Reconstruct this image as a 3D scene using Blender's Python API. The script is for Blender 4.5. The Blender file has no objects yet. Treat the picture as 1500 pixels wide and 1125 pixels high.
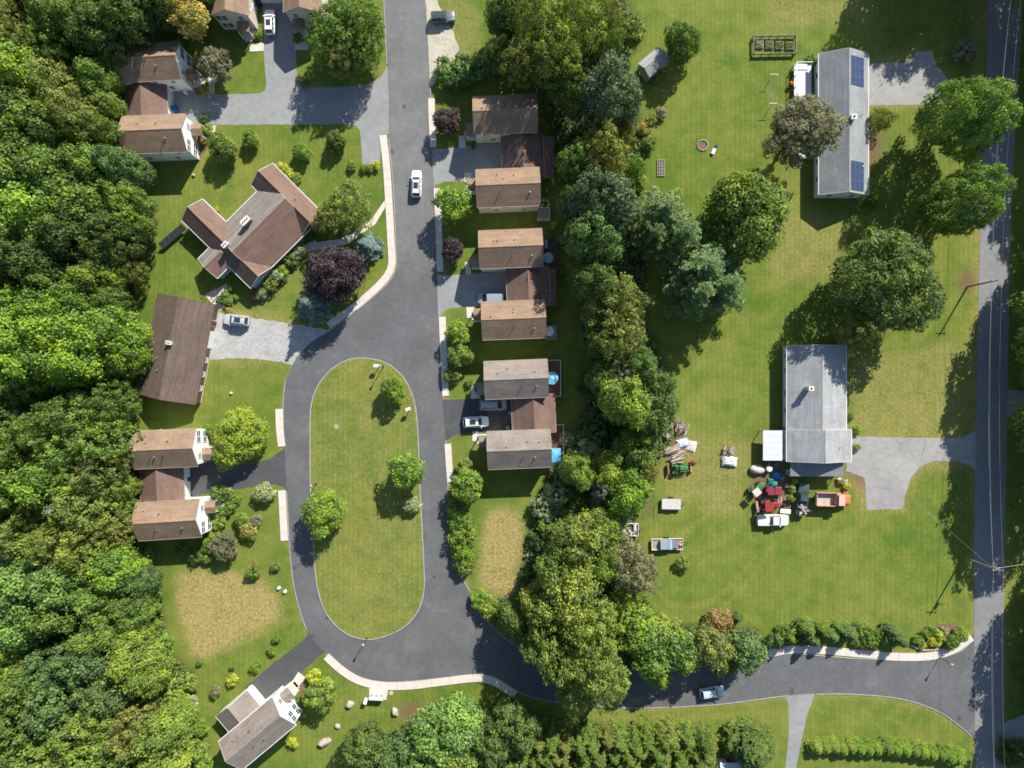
import bpy, bmesh, math, random
import numpy as np
from math import radians as R, sin, cos, pi, hypot, atan2

# ------------------------------------------------------------------ camera, sky, sun, exposure
scn = bpy.context.scene
CH = 120.0                                   # height of the drone
cam = bpy.data.cameras.new('camera'); cam.lens = 24.0; cam.sensor_width = 36.0
cam.clip_start = 1.0; cam.clip_end = 4000.0
camo = bpy.data.objects.new('camera', cam); scn.collection.objects.link(camo)
camo.location = (0, 0, CH); scn.camera = camo

SUN_EL, SUN_AZ = R(37.0), R(30.0)            # azimuth from +Y towards +X
world = bpy.data.worlds.new('World'); scn.world = world; world.use_nodes = True
wn = world.node_tree; bg = wn.nodes['Background']
sky = wn.nodes.new('ShaderNodeTexSky'); sky.sky_type = 'NISHITA'; sky.sun_disc = False
sky.sun_elevation = SUN_EL; sky.sun_rotation = SUN_AZ
sky.air_density = 1.0; sky.dust_density = 0.6; sky.ozone_density = 1.5
wn.links.new(sky.outputs[0], bg.inputs[0]); bg.inputs[1].default_value = 0.088
sl = bpy.data.lights.new('sun', 'SUN'); sl.energy = 4.6; sl.angle = R(0.53); sl.color = (1.0, 0.95, 0.86)
so = bpy.data.objects.new('sun', sl); scn.collection.objects.link(so)
so.rotation_euler = (pi / 2 - SUN_EL, 0, pi - SUN_AZ)
scn.view_settings.view_transform = 'Standard'; scn.view_settings.look = 'None'
scn.view_settings.exposure = 0.82; scn.view_settings.gamma = 1.0
scn.view_settings.use_curve_mapping = False
scn.cycles.max_bounces = 5; scn.cycles.diffuse_bounces = 3; scn.cycles.transparent_max_bounces = 4
scn.cycles.use_denoising = True; scn.cycles.filter_width = 1.7; scn.cycles.volume_bounces = 0

# ------------------------------------------------------------------ helpers
C = scn.collection.objects
rnd = random.Random(7)
NPR = np.random.default_rng(11)

def W(u, v, z=0.0):                          # a place on the map sheet (1500 x 1125, 8.33 units per metre) at height z
    s = (CH - z) / 1000.0
    return ((u - 750) * s, (562.5 - v) * s, z)

def new(name, data=None, parent=None, loc=None, rot=0.0):
    o = bpy.data.objects.new(name, data); C.link(o)
    if parent is not None: o.parent = parent
    if loc is not None: o.location = loc
    if rot: o.rotation_euler = (0, 0, rot)
    return o

def tag(o, label=None, cat=None, group=None, kind=None):
    if label: o['label'] = label
    if cat: o['category'] = cat
    if group: o['group'] = group
    if kind: o['kind'] = kind
    return o

def thing(name, label, cat, loc=(0, 0, 0), rot=0.0, group=None):
    return tag(new(name, None, None, loc, rot), label, cat, group)

class MB:
    def __init__(s): s.v = []; s.f = []; s.m = []
    def add(s, vs, fs, m=0):
        b = len(s.v); s.v += [tuple(p) for p in vs]
        for f in fs: s.f.append([b + i for i in f]); s.m.append(m)
        return s
    def box(s, x, y, z, sx, sy, sz, rz=0.0, m=0, top=1.0):   # centre x,y; z is the underside
        c, n = cos(rz), sin(rz); vs = []
        for k, (zz, t) in enumerate(((z, 1.0), (z + sz, top))):
            for ax, ay in ((-1, -1), (1, -1), (1, 1), (-1, 1)):
                px, py = ax * sx / 2 * t, ay * sy / 2 * t
                vs.append((x + px * c - py * n, y + px * n + py * c, zz))
        return s.add(vs, [(3, 2, 1, 0), (4, 5, 6, 7), (0, 1, 5, 4), (1, 2, 6, 5), (2, 3, 7, 6), (3, 0, 4, 7)], m)
    def prism(s, poly, z0, z1, m=0):
        n = len(poly); vs = [(p[0], p[1], z0) for p in poly] + [(p[0], p[1], z1) for p in poly]
        return s.add(vs, [list(range(n))[::-1], list(range(n, 2 * n))] + [(i, (i + 1) % n, n + (i + 1) % n, n + i) for i in range(n)], m)
    def cyl(s, x, y, z0, z1, r0, r1=None, n=10, m=0):
        r1 = r0 if r1 is None else r1
        vs = [(x + r0 * cos(2 * pi * i / n), y + r0 * sin(2 * pi * i / n), z0) for i in range(n)]
        vs += [(x + r1 * cos(2 * pi * i / n), y + r1 * sin(2 * pi * i / n), z1) for i in range(n)]
        return s.add(vs, [list(range(n))[::-1], list(range(n, 2 * n))] + [(i, (i + 1) % n, n + (i + 1) % n, n + i) for i in range(n)], m)
    def tube(s, pts, rad, n=6, m=0):
        P = [np.array(p, float) for p in pts]; rings = []
        for i, p in enumerate(P):
            d = P[min(i + 1, len(P) - 1)] - P[max(i - 1, 0)]; d = d / (np.linalg.norm(d) + 1e-9)
            a = np.cross(d, (0.0, 0.0, 1.0) if abs(d[2]) < .9 else (1.0, 0.0, 0.0)); a /= np.linalg.norm(a) + 1e-9
            b = np.cross(d, a); r = rad[i] if isinstance(rad, (list, tuple)) else rad
            rings.append([tuple(p + r * (a * cos(2 * pi * k / n) + b * sin(2 * pi * k / n))) for k in range(n)])
        vs = [q for r_ in rings for q in r_]; fs = []
        for i in range(len(P) - 1):
            for k in range(n):
                fs.append((i * n + k, i * n + (k + 1) % n, (i + 1) * n + (k + 1) % n, (i + 1) * n + k))
        fs.append(list(range(n))); fs.append(list(range((len(P) - 1) * n, len(P) * n))[::-1])
        return s.add(vs, fs, m)
    def blob(s, x, y, z, rx, ry, rz, nu=10, nv=6, jit=0.0, seed=0, m=0, flat=0.0):
        q = random.Random(seed); vs = [(x, y, z - rz * (1 - flat))]; fs = []
        for j in range(1, nv):
            t = -pi / 2 + pi * j / nv
            for i in range(nu):
                k = 1 + q.uniform(-jit, jit); a = 2 * pi * i / nu + (j % 2) * .2
                zz = sin(t) * rz * (1 + q.uniform(-jit, jit)); zz = max(zz, -rz * (1 - flat))
                vs.append((x + cos(t) * cos(a) * rx * k, y + cos(t) * sin(a) * ry * k, z + zz))
        vs.append((x, y, z + rz)); L = len(vs) - 1
        for i in range(nu): fs.append((0, 1 + (i + 1) % nu, 1 + i))
        for j in range(nv - 2):
            for i in range(nu):
                a = 1 + j * nu; b = a + nu
                fs.append((a + i, a + (i + 1) % nu, b + (i + 1) % nu, b + i))
        a = 1 + (nv - 2) * nu
        for i in range(nu): fs.append((a + i, a + (i + 1) % nu, L))
        return s.add(vs, fs, m)
    def quad(s, a, b, c, d, m=0): return s.add([a, b, c, d], [(0, 1, 2, 3)], m)
    def mesh(s, name, mats, smooth=False):
        me = bpy.data.meshes.new(name); me.from_pydata(s.v, [], s.f)
        for mt in (mats if isinstance(mats, (list, tuple)) else [mats]): me.materials.append(mt)
        if any(s.m): me.polygons.foreach_set('material_index', s.m)
        if smooth: me.polygons.foreach_set('use_smooth', [True] * len(me.polygons))
        me.update(); return me
    def build(s, name, mats, parent=None, loc=None, rot=0.0, smooth=False):
        return new(name, s.mesh(name, mats, smooth), parent, loc, rot)

def cr(pts, closed=False, step=0.8):         # smooth curve through points, resampled
    P = [np.array(p[:2], float) for p in pts]; n = len(P); out = []
    for i in range(n if closed else n - 1):
        p1, p2 = P[i], P[(i + 1) % n]
        p0 = P[(i - 1) % n] if (closed or i > 0) else p1; p3 = P[(i + 2) % n] if (closed or i < n - 2) else p2
        k = max(1, int(np.linalg.norm(p2 - p1) / step))
        for j in range(k):
            t = j / k
            out.append(0.5 * ((2 * p1) + (-p0 + p2) * t + (2 * p0 - 5 * p1 + 4 * p2 - p3) * t * t + (-p0 + 3 * p1 - 3 * p2 + p3) * t ** 3))
    if not closed: out.append(P[-1])
    return out

def dens(pts, step=0.5, jit=0.0, closed=True):   # straight edges, resampled and a little uneven
    out = []; n = len(pts)
    for i in range(n if closed else n - 1):
        a, b = np.array(pts[i][:2], float), np.array(pts[(i + 1) % n][:2], float)
        k = max(1, int(np.linalg.norm(b - a) / step))
        for j in range(k):
            p = a + (b - a) * j / k
            out.append(p + np.array((rnd.uniform(-jit, jit), rnd.uniform(-jit, jit))))
    if not closed: out.append(np.array(pts[-1][:2], float))
    return out

def sheet(name, pts, z, mat, attrs=None, parent=None, kind='structure'):
    bm = bmesh.new(); f = bm.faces.new([bm.verts.new((p[0], p[1], z)) for p in pts])
    bm.normal_update()
    if f.normal.z < 0: f.normal_flip()
    bmesh.ops.triangulate(bm, faces=[f]); me = bpy.data.meshes.new(name); bm.to_mesh(me); bm.free()
    me.materials.append(mat); o = new(name, me, parent)
    if kind: o['kind'] = kind
    for k, val in (attrs or {}).items():
        a = me.color_attributes.new(k, 'FLOAT_COLOR', 'POINT'); a.data.foreach_set('color', list(val) * len(me.vertices))
    return o

def ribbon(name, line, w0, w1, z0, z1, mat, parent=None):     # a raised strip between two offsets of a line
    P = [np.array(p, float) for p in line]; mb = MB(); N = []
    for i in range(len(P)):
        d = P[min(i + 1, len(P) - 1)] - P[max(i - 1, 0)]; d /= np.linalg.norm(d) + 1e-9; N.append(np.array((-d[1], d[0])))
    for i in range(len(P) - 1):
        a0, a1 = P[i] + N[i] * w0, P[i] + N[i] * w1; b0, b1 = P[i + 1] + N[i + 1] * w0, P[i + 1] + N[i + 1] * w1
        vs = [(*a0, z0), (*b0, z0), (*b1, z0), (*a1, z0), (*a0, z1), (*b0, z1), (*b1, z1), (*a1, z1)]
        mb.add(vs, [(4, 5, 6, 7), (0, 1, 5, 4), (2, 3, 7, 6)] if w1 > w0 else [(7, 6, 5, 4), (4, 5, 1, 0), (6, 7, 3, 2)])
    o = mb.build(name, mat, parent)
    if parent is None: o['kind'] = 'structure'
    return o

# ------------------------------------------------------------------ materials
MATS = {}
def lin(h):
    h = h.lstrip('#'); c = [int(h[i:i + 2], 16) / 255 for i in (0, 2, 4)]
    return tuple(x / 12.92 if x <= .04045 else ((x + .055) / 1.055) ** 2.4 for x in c)

class NT:
    shift = False
    def __init__(s, name):
        s.mat = bpy.data.materials.new(name); s.mat.use_nodes = True; s.t = s.mat.node_tree; s.n = s.t.nodes; s.l = s.t.links
        s.b = s.n['Principled BSDF']; s.out = s.n['Material Output']
    def node(s, typ, **kw):
        n = s.n.new(typ)
        for k, v in kw.items(): setattr(n, k, v)
        return n
    def set(s, sock, val):
        if hasattr(val, 'is_output'): s.l.new(val, sock)
        else: sock.default_value = (*val, 1) if (isinstance(val, tuple) and len(val) == 3 and sock.type == 'RGBA') else val
    def math(s, op, a, b=0.0, clamp=False):
        n = s.node('ShaderNodeMath', operation=op); n.use_clamp = clamp; s.set(n.inputs[0], a); s.set(n.inputs[1], b); return n.outputs[0]
    def mix(s, fac, a, b, typ='MIX'):
        n = s.node('ShaderNodeMix', data_type='RGBA', blend_type=typ); s.set(n.inputs[0], fac); s.set(n.inputs[6], a); s.set(n.inputs[7], b); return n.outputs[2]
    def obj(s, scale=(1, 1, 1), rot=(0, 0, 0)):
        t = s.node('ShaderNodeTexCoord'); m = s.node('ShaderNodeMapping')
        if s.shift:
            oi = s.node('ShaderNodeObjectInfo'); sc = s.node('ShaderNodeVectorMath', operation='SCALE'); sc.inputs[0].default_value = (37, 23, 0); s.l.new(oi.outputs['Random'], sc.inputs['Scale']); s.l.new(sc.outputs[0], m.inputs['Location']); m.inputs['Scale'].default_value = scale; m.inputs['Rotation'].default_value = rot
        s.l.new(t.outputs['Object'], m.inputs[0]); return m.outputs[0]
    def noise(s, vec, scale, detail=3.0, rough=.55, dist=0.0):
        n = s.node('ShaderNodeTexNoise'); s.set(n.inputs['Vector'], vec); n.inputs['Scale'].default_value = scale
        n.inputs['Detail'].default_value = detail; n.inputs['Roughness'].default_value = rough; n.inputs['Distortion'].default_value = dist; return n.outputs['Fac']
    def ramp(s, fac, a, b, lo=0.0, hi=1.0):
        n = s.node('ShaderNodeMapRange'); s.set(n.inputs[0], fac); n.inputs[1].default_value = a; n.inputs[2].default_value = b
        n.inputs[3].default_value = lo; n.inputs[4].default_value = hi; return n.outputs[0]
    def bump(s, h, strength=.3, dist=.02):
        n = s.node('ShaderNodeBump'); n.inputs['Strength'].default_value = strength; n.inputs['Distance'].default_value = dist
        s.set(n.inputs['Height'], h); s.l.new(n.outputs[0], s.b.inputs['Normal'])
    def fin(s, col, rough=.8, metal=0.0, spec=.3):
        s.set(s.b.inputs['Base Color'], col); s.set(s.b.inputs['Roughness'], rough); s.b.inputs['Metallic'].default_value = metal
        s.b.inputs['Specular IOR Level'].default_value = spec; return s.mat

def M(name, c, var=.18, scale=3.0, rough=.75, metal=0.0, spec=.3, fine=0.0, stretch=(1, 1, 1), bump=0.0, coat=0.0):
    if name in MATS: return MATS[name]
    t = NT(name); v = t.obj(stretch); n = t.noise(v, scale, 4.0)
    f = t.ramp(n, .3, .7, 1 - var, 1 + var)
    if fine: f = t.math('MULTIPLY', f, t.ramp(t.noise(v, scale * 9, 3.0), .3, .7, 1 - fine, 1 + fine))
    col = t.mix(1.0, c, grey(t, f), 'MULTIPLY')
    if bump: t.bump(n, bump, .03)
    if coat: t.b.inputs['Coat Weight'].default_value = coat; t.b.inputs['Coat Roughness'].default_value = .06
    MATS[name] = t.fin(col, rough, metal, spec); return MATS[name]

def grey(t, f):
    cc = t.node('ShaderNodeCombineColor')
    for i in range(3): t.set(cc.inputs[i], f)
    return cc.outputs[0]

def m_grass():
    t = NT('lawn_grass'); v = t.obj()
    A = t.node('ShaderNodeAttribute', attribute_name='cover'); B = t.node('ShaderNodeAttribute', attribute_name='mow')
    sa = t.node('ShaderNodeSeparateColor'); t.l.new(A.outputs['Color'], sa.inputs[0]); dry, soil, wood = sa.outputs
    sb = t.node('ShaderNodeSeparateColor'); t.l.new(B.outputs['Color'], sb.inputs[0])
    n1 = t.noise(v, .045, 3.0); n2 = t.noise(v, .38, 5.0, .62); n3 = t.noise(v, 2.2, 4.0, .7); n4 = t.noise(v, 11.0, 2.0, .7)
    g = t.mix(t.ramp(t.math('ADD', t.math('MULTIPLY', n1, .55), t.math('MULTIPLY', n2, .6)), .44, .74), (.086, .144, .020), (.190, .205, .042))
    g = t.mix(t.ramp(t.noise(v, .9, 4.0, .65, .4), .58, .76, 0, .5), g, (.225, .216, .056))          # straw-coloured worn places
    g = t.mix(t.ramp(t.noise(v, .17, 3.0, .6, .5), .55, .70, 0, .55), g, (.068, .134, .017))            # lush places
    dm = t.math('MULTIPLY', dry, t.ramp(t.math('ADD', t.math('MULTIPLY', n2, .5), t.math('MULTIPLY', n3, .5)), .25, .54), True)
    g = t.mix(dm, g, t.mix(t.ramp(n3, .35, .65), (.255, .205, .075), (.375, .285, .120)))
    # mowing strokes
    def wave(rz, sc, dist, lo=.93, hi=1.07):
        w = t.node('ShaderNodeTexWave', wave_type='BANDS', bands_direction='X', wave_profile='SIN')
        t.l.new(t.obj((1, 1, 1), (0, 0, rz)), w.inputs['Vector']); w.inputs['Scale'].default_value = sc
        w.inputs['Distortion'].default_value = dist; w.inputs['Detail'].default_value = 2.0; w.inputs['Detail Scale'].default_value = .2
        return t.ramp(w.outputs['Fac'], 0, 1, lo, hi)
    for ch, rz, sc in ((0, R(90), .36), (1, 0, .33), (2, R(38), .34)):
        f = t.mix(t.math('MULTIPLY', sb.outputs[ch], t.ramp(n2, .30, .6, .25, 1.0)), (1, 1, 1), grey(t, wave(rz, sc, 2.2)))
        g = t.mix(1.0, g, f, 'MULTIPLY')
    thin = t.noise(t.obj((.22, 3.0, 1), (0, 0, R(-38))), 1.5, 3.0, .6)
    g = t.mix(t.math('MULTIPLY', sb.outputs[2], t.ramp(thin, .58, .72, 0, .45)), g, (.20, .235, .075))
    thin2 = t.noise(t.obj((.2, 2.6, 1), (0, 0, R(2))), 1.3, 3.0, .6)
    g = t.mix(t.math('MULTIPLY', sb.outputs[0], t.ramp(thin2, .56, .72, 0, .5)), g, (.21, .19, .055))
    g = t.mix(t.math('MULTIPLY', soil, t.ramp(n3, .25, .5), True), g, (.17, .105, .065))
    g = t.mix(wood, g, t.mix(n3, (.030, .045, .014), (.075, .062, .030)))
    k = t.math('MULTIPLY', t.ramp(n3, .2, .8, .82, 1.18), t.ramp(n4, .25, .75, .80, 1.20))
    g = t.mix(1.0, g, grey(t, k), 'MULTIPLY')
    t.bump(t.math('ADD', n4, t.math('MULTIPLY', n3, 1.2)), .55, .12)
    return t.fin(g, .9, 0, .12)

def m_asphalt(name, c, patch=.12, speck=.10, crack=0.0, dust=0.0, old=None):
    t = NT(name); v = t.obj(); n1 = t.noise(v, .16, 4.0, .6); n2 = t.noise(v, 1.3, 4.0, .6); n3 = t.noise(v, 24.0, 2.0, .7)
    st = t.noise(t.obj((3.0, .13, 1)), .9, 3.0, .5)
    f = t.math('MULTIPLY', t.ramp(n1, .3, .7, 1 - patch, 1 + patch), t.ramp(n2, .3, .7, .93, 1.07))
    f = t.math('MULTIPLY', f, t.ramp(n3, .3, .7, 1 - speck, 1 + speck)); f = t.math('MULTIPLY', f, t.ramp(st, .35, .65, .95, 1.05))
    g = t.mix(1.0, c, grey(t, f), 'MULTIPLY')
    if old:
        sv = t.node('ShaderNodeSeparateXYZ'); t.l.new(v, sv.inputs[0]); g = t.mix(t.math('MULTIPLY', t.ramp(t.math('ADD', sv.outputs[1], t.math('MULTIPLY', n2, 4.0)), 20, 27), .75), g, t.mix(1.0, old, grey(t, f), 'MULTIPLY'))
    if dust: g = t.mix(t.ramp(t.noise(v, .32, 5.0, .7, .8), .56, .78, 0, dust), g, (.33, .32, .30))
    if crack:
        vo = t.node('ShaderNodeTexVoronoi', feature='DISTANCE_TO_EDGE'); t.l.new(t.mix(.25, t.obj(), t.node('ShaderNodeTexNoise').outputs['Color']), vo.inputs['Vector']); vo.inputs['Scale'].default_value = .16
        g = t.mix(t.ramp(vo.outputs['Distance'], 0, .006, crack, 0), g, (.035, .034, .033))
    t.bump(n3, .35, .01); return t.fin(g, .85, 0, .3)

def m_shingle(name, c, c2=None, var=.16, moss=None, streak=.12):
    t = NT(name); t.shift = True; v = t.obj(); c2 = c2 or tuple(x * .7 for x in c)
    a = t.noise(t.obj((.35, 1.0, 1.0)), 1.1, 5.0, .65); tab = t.noise(t.obj((3.0, 7.0, 7.0)), 1.0, 2.0, .6); big = t.noise(v, .35, 3.0)
    rows = t.noise(t.obj((.08, 5.0, 5.0)), 1.3, 2.0)
    g = t.mix(t.ramp(a, .35, .7), c, c2)
    k = t.math('MULTIPLY', t.ramp(tab, .3, .7, 1 - var, 1 + var), t.ramp(rows, .3, .7, 1 - streak, 1 + streak)); k = t.math('MULTIPLY', k, t.ramp(big, .3, .7, .9, 1.1))
    g = t.mix(1.0, g, grey(t, k), 'MULTIPLY')
    g = t.mix(t.ramp(t.noise(t.obj((1.6, .22, .22)), 1.0, 4.0, .6), .54, .74, 0, .38), g, tuple(x * .55 for x in c))
    g = t.mix(t.ramp(t.noise(v, 2.4, 4.0, .7), .62, .74, 0, .35), g, tuple(min(1, x * 1.5) for x in c))
    if moss: g = t.mix(t.ramp(t.noise(v, 1.6, 5.0, .7), .56, .70, 0, .8), g, moss)
    t.bump(tab, .3, .02); return t.fin(g, .9, 0, .2)

def m_siding(name, c):
    t = NT(name); w = t.node('ShaderNodeTexWave', wave_type='BANDS', bands_direction='Z', wave_profile='SAW'); t.l.new(t.obj(), w.inputs['Vector']); w.inputs['Scale'].default_value = 2.6
    n = t.noise(t.obj(), .8, 3.0); g = t.mix(1.0, c, grey(t, t.ramp(n, .3, .7, .93, 1.05)), 'MULTIPLY')
    g = t.mix(t.ramp(w.outputs['Fac'], .0, .14, .35, 0), g, tuple(x * .5 for x in c)); t.bump(w.outputs['Fac'], .25, .02); return t.fin(g, .6, 0, .3)

def m_leaf():
    t = NT('leaf'); oi = t.node('ShaderNodeObjectInfo'); a = t.node('ShaderNodeAttribute', attribute_name='v')
    hs = t.node('ShaderNodeHueSaturation'); t.l.new(oi.outputs['Color'], hs.inputs['Color'])
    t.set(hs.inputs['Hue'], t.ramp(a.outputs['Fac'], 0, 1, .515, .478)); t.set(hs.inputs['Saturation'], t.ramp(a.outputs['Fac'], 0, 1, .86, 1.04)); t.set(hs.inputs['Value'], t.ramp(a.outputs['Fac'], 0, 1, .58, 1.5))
    n = t.noise(t.obj(), .55, 3.0); g = t.mix(1.0, hs.outputs[0], grey(t, t.ramp(n, .3, .7, .84, 1.16)), 'MULTIPLY')
    t.fin(g, .55, 0, .25)
    tr = t.node('ShaderNodeBsdfTranslucent'); t.set(tr.inputs['Color'], t.mix(1.0, g, (1.25, 1.3, .6), 'MULTIPLY')); mx = t.node('ShaderNodeMixShader'); mx.inputs[0].default_value = .33
    t.l.new(t.b.outputs[0], mx.inputs[1]); t.l.new(tr.outputs[0], mx.inputs[2]); t.l.new(mx.outputs[0], t.out.inputs[0]); return t.mat

def m_tint(name, rough=.5):                  # colour from the object (petals, fruit, cloth)
    t = NT(name); oi = t.node('ShaderNodeObjectInfo'); n = t.noise(t.obj(), 6.0, 3.0)
    return t.fin(t.mix(1.0, oi.outputs['Color'], grey(t, t.ramp(n, .3, .7, .82, 1.15)), 'MULTIPLY'), rough, 0, .25)

def m_solar():
    t = NT('solar_cell'); b = t.node('ShaderNodeTexBrick'); t.l.new(t.obj(), b.inputs['Vector']); b.offset = 0.0
    b.inputs['Scale'].default_value = 1.0; b.inputs['Brick Width'].default_value = .165; b.inputs['Row Height'].default_value = .165; b.inputs['Mortar Size'].default_value = .012
    b.inputs['Color1'].default_value = (.018, .038, .115, 1); b.inputs['Color2'].default_value = (.024, .048, .135, 1); b.inputs['Mortar'].default_value = (.12, .15, .22, 1)
    return t.fin(b.outputs[0], .22, 0, .5)

def m_gravel(name, c):
    t = NT(name); v = t.obj(); vo = t.node('ShaderNodeTexVoronoi'); t.l.new(v, vo.inputs['Vector']); vo.inputs['Scale'].default_value = 9.0
    n = t.noise(v, .5, 5.0, .65); n2 = t.noise(v, 5.0, 3.0, .7); k = t.math('MULTIPLY', t.ramp(n, .3, .7, .82, 1.13), t.ramp(n2, .25, .75, .8, 1.2))
    sp = t.node('ShaderNodeSeparateColor'); t.l.new(vo.outputs['Color'], sp.inputs[0]); k = t.math('MULTIPLY', k, t.ramp(sp.outputs[0], 0, 1, .75, 1.2))
    t.bump(vo.outputs['Distance'], .5, .03); return t.fin(t.mix(1.0, c, grey(t, k), 'MULTIPLY'), .9, 0, .2)

GRASS = m_grass(); LEAF = m_leaf(); TINT = m_tint('tint')
ROAD = m_asphalt('asphalt_new', (.110, .111, .115), .15, .12, 0, .20, (.165, .165, .166))
ROAD2 = m_asphalt('asphalt_town_road', (.200, .201, .206), .08, .09, 0, .10)
DRIVE_OLD = m_asphalt('asphalt_old', (.285, .280, .268), .14, .14, .4, .30)
DRIVE_MID = m_asphalt('asphalt_mid', (.245, .250, .250), .10, .10, .25, .15)
DRIVE_NEW = m_asphalt('asphalt_dark', (.072, .073, .078), .12, .10, 0, .10)
GRAVEL = m_gravel('gravel_pale', (.375, .37, .36)); GRAVEL2 = m_gravel('gravel_sandy', (.46, .42, .34))
CONC = M('concrete', (.56, .51, .45), .07, .7, .85, fine=.06)
KERB = M('kerb_stone', (.30, .285, .265), .18, 1.5, .85, fine=.1)
BARK = M('bark', (.10, .078, .058), .3, 4.0, .9, stretch=(1, 1, .25), bump=.5)
BARKW = M('bark_pale', (.42, .39, .35), .25, 3.0, .85)
SIDW = m_siding('siding_white', (.82, .82, .80)); SIDC = m_siding('siding_cream', (.66, .59, .48)); SIDG = m_siding('siding_grey', (.42, .46, .46)); SIDB = m_siding('siding_brown', (.13, .085, .06))
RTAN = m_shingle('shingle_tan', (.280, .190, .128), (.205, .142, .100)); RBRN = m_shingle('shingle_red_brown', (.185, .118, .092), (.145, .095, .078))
RGRY = m_shingle('shingle_warm_grey', (.245, .208, .178), (.192, .162, .140)); RLGT = m_shingle('shingle_light_grey', (.335, .338, .338), (.262, .268, .272), .12)
RBARN = m_shingle('shingle_old_brown', (.150, .105, .080), (.105, .085, .075), .2, (.20, .155, .05)); RBARN2 = m_shingle('shingle_old_brown_bare', (.138, .098, .078), (.105, .080, .070), .22, None, .22)
RSUN = m_shingle('shingle_grey_sunlit', (.265, .275, .285), (.215, .225, .235), .12); RDRK = m_shingle('shingle_grey_slate', (.215, .225, .235), (.165, .175, .185)); RWTH = m_shingle('shingle_weathered', (.235, .205, .18), (.175, .15, .135), .15, None, .2)
DECKW = M('deck_paint', (.56, .57, .58), .06, 1.0, .6, fine=.05); TRIM = M('trim_white', (.74, .74, .72), .04, 2.0, .5); GLASS = M('window_glass', (.030, .042, .055), .25, 1.2, .08, 0, .6); DARKT = M('trim_dark', (.035, .035, .038), .15, 2.0, .5)
BRICK = M('chimney_brick', (.30, .20, .16), .2, 5.0, .9, fine=.15); CHIMW = M('chimney_white', (.62, .58, .54), .12, 3.0, .85); METAL = M('galvanised', (.42, .43, .45), .12, 2.0, .4, .6, .5)
WOODG = M('wood_grey', (.27, .245, .215), .2, 2.0, .85, stretch=(.3, 2, 2), fine=.12); WOODB = M('wood_brown', (.15, .085, .05), .2, 2.0, .8, stretch=(.3, 2, 2), fine=.1); POLEW = M('pole_wood', (.23, .19, .15), .2, 2.0, .85)
RUBBER = M('rubber', (.018, .018, .019), .2, 6.0, .85); ROCK = M('boulder_rock', (.40, .35, .30), .28, 2.2, .9, fine=.18, bump=.5); BLACK = M('black_plastic', (.02, .021, .024), .15, 3.0, .45)
WHITE = M('white_plastic', (.70, .71, .70), .05, 3.0, .4); SOIL = M('garden_soil', (.075, .050, .035), .3, 6.0, .95, fine=.3); MULCH = M('mulch', (.17, .105, .075), .3, 7.0, .95, fine=.3); SOLAR = m_solar()
IRON = M('cast_iron', (.10, .085, .075), .25, 8.0, .7, .3); WIRE = M('wire_cable', (.50, .50, .50), .05, 1.0, .5, .2)

# ------------------------------------------------------------------ ground
def inpoly(X, Y, poly):
    r = np.zeros(X.shape, bool); n = len(poly)
    for i in range(n):
        x1, y1 = poly[i][:2]; x2, y2 = poly[(i + 1) % n][:2]
        if y1 == y2: continue
        c = ((y1 > Y) != (y2 > Y)) & (X < (x2 - x1) * (Y - y1) / (y2 - y1) + x1); r ^= c
    return r
def PX(l): return [W(u, v) for u, v in l]

fine_x = np.arange(-96, 96.01, .55); fine_y = np.arange(-74, 74.01, .55)
far = np.array([104, 120, 150, 200, 300, 480, 800, 1300.])
gx = np.concatenate([-far[::-1], fine_x, far]); gy = np.concatenate([-far[::-1], fine_y, far])
GX, GY = np.meshgrid(gx, gy)
def soft(polys, k):
    m = np.zeros(GX.shape)
    for p in polys: m = np.maximum(m, inpoly(GX, GY, PX(p)).astype(float))
    for _ in range(k):
        q = np.pad(m, 1, mode='edge'); m = (q[:-2, 1:-1] + q[2:, 1:-1] + q[1:-1, :-2] + q[1:-1, 2:] + 2 * q[1:-1, 1:-1]) / 6
    return m
WOOD_W = [(-60, -60), (300, -60), (285, 40), (235, 60), (175, 60), (170, 200), (205, 260), (215, 340), (195, 420), (190, 480), (205, 540), (185, 600), (190, 700), (190, 800), (215, 810), (228, 860), (240, 900), (240, 950), (285, 985), (285, 1060), (315, 1140), (315, 1200), (-60, 1200)]
WOOD_M = [(715, -40), (900, -40), (940, 60), (905, 100), (935, 160), (940, 230), (935, 300), (950, 330), (945, 470), (985, 560), (985, 640), (950, 700), (930, 760), (935, 870), (960, 915), (1110, 920), (1120, 965), (980, 975), (900, 985), (800, 975), (740, 920), (690, 890), (690, 870), (760, 880), (770, 800), (790, 720), (840, 640), (870, 560), (865, 420), (840, 330), (820, 220), (790, 130), (740, 120)]
WOOD_S = [(700, 1055), (860, 1060), (1030, 1075), (1045, 1125), (1045, 1200), (700, 1200)]
WOOD_E = [(1522, -60), (1640, -60), (1640, 1200), (1522, 1200), (1520, 1020), (1505, 1010), (1505, 880), (1520, 860)]
dry = soft([[(258, 842), (300, 835), (345, 838), (385, 850), (412, 880), (410, 905), (370, 930), (330, 950), (290, 968), (278, 955), (262, 900)],
            [(712, 750), (740, 745), (765, 752), (768, 800), (762, 860), (740, 882), (715, 878), (700, 850), (704, 800)]], 5)
part = soft([[(456, 540), (600, 540), (618, 900), (470, 900)], [(1245, 520), (1425, 500), (1425, 640), (1250, 640)], [(1125, 0), (1290, 0), (1280, 35), (1120, 40)], [(1230, 655), (1270, 670), (1268, 720), (1240, 700)],
             [(310, 455), (420, 460), (440, 475), (330, 470)], [(640, 0), (690, 0), (700, 80), (660, 110)], [(1130, 310), (1250, 320), (1230, 400), (1130, 420)], [(980, 640), (1110, 640), (1080, 760), (970, 720)]], 12) * .42
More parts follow.
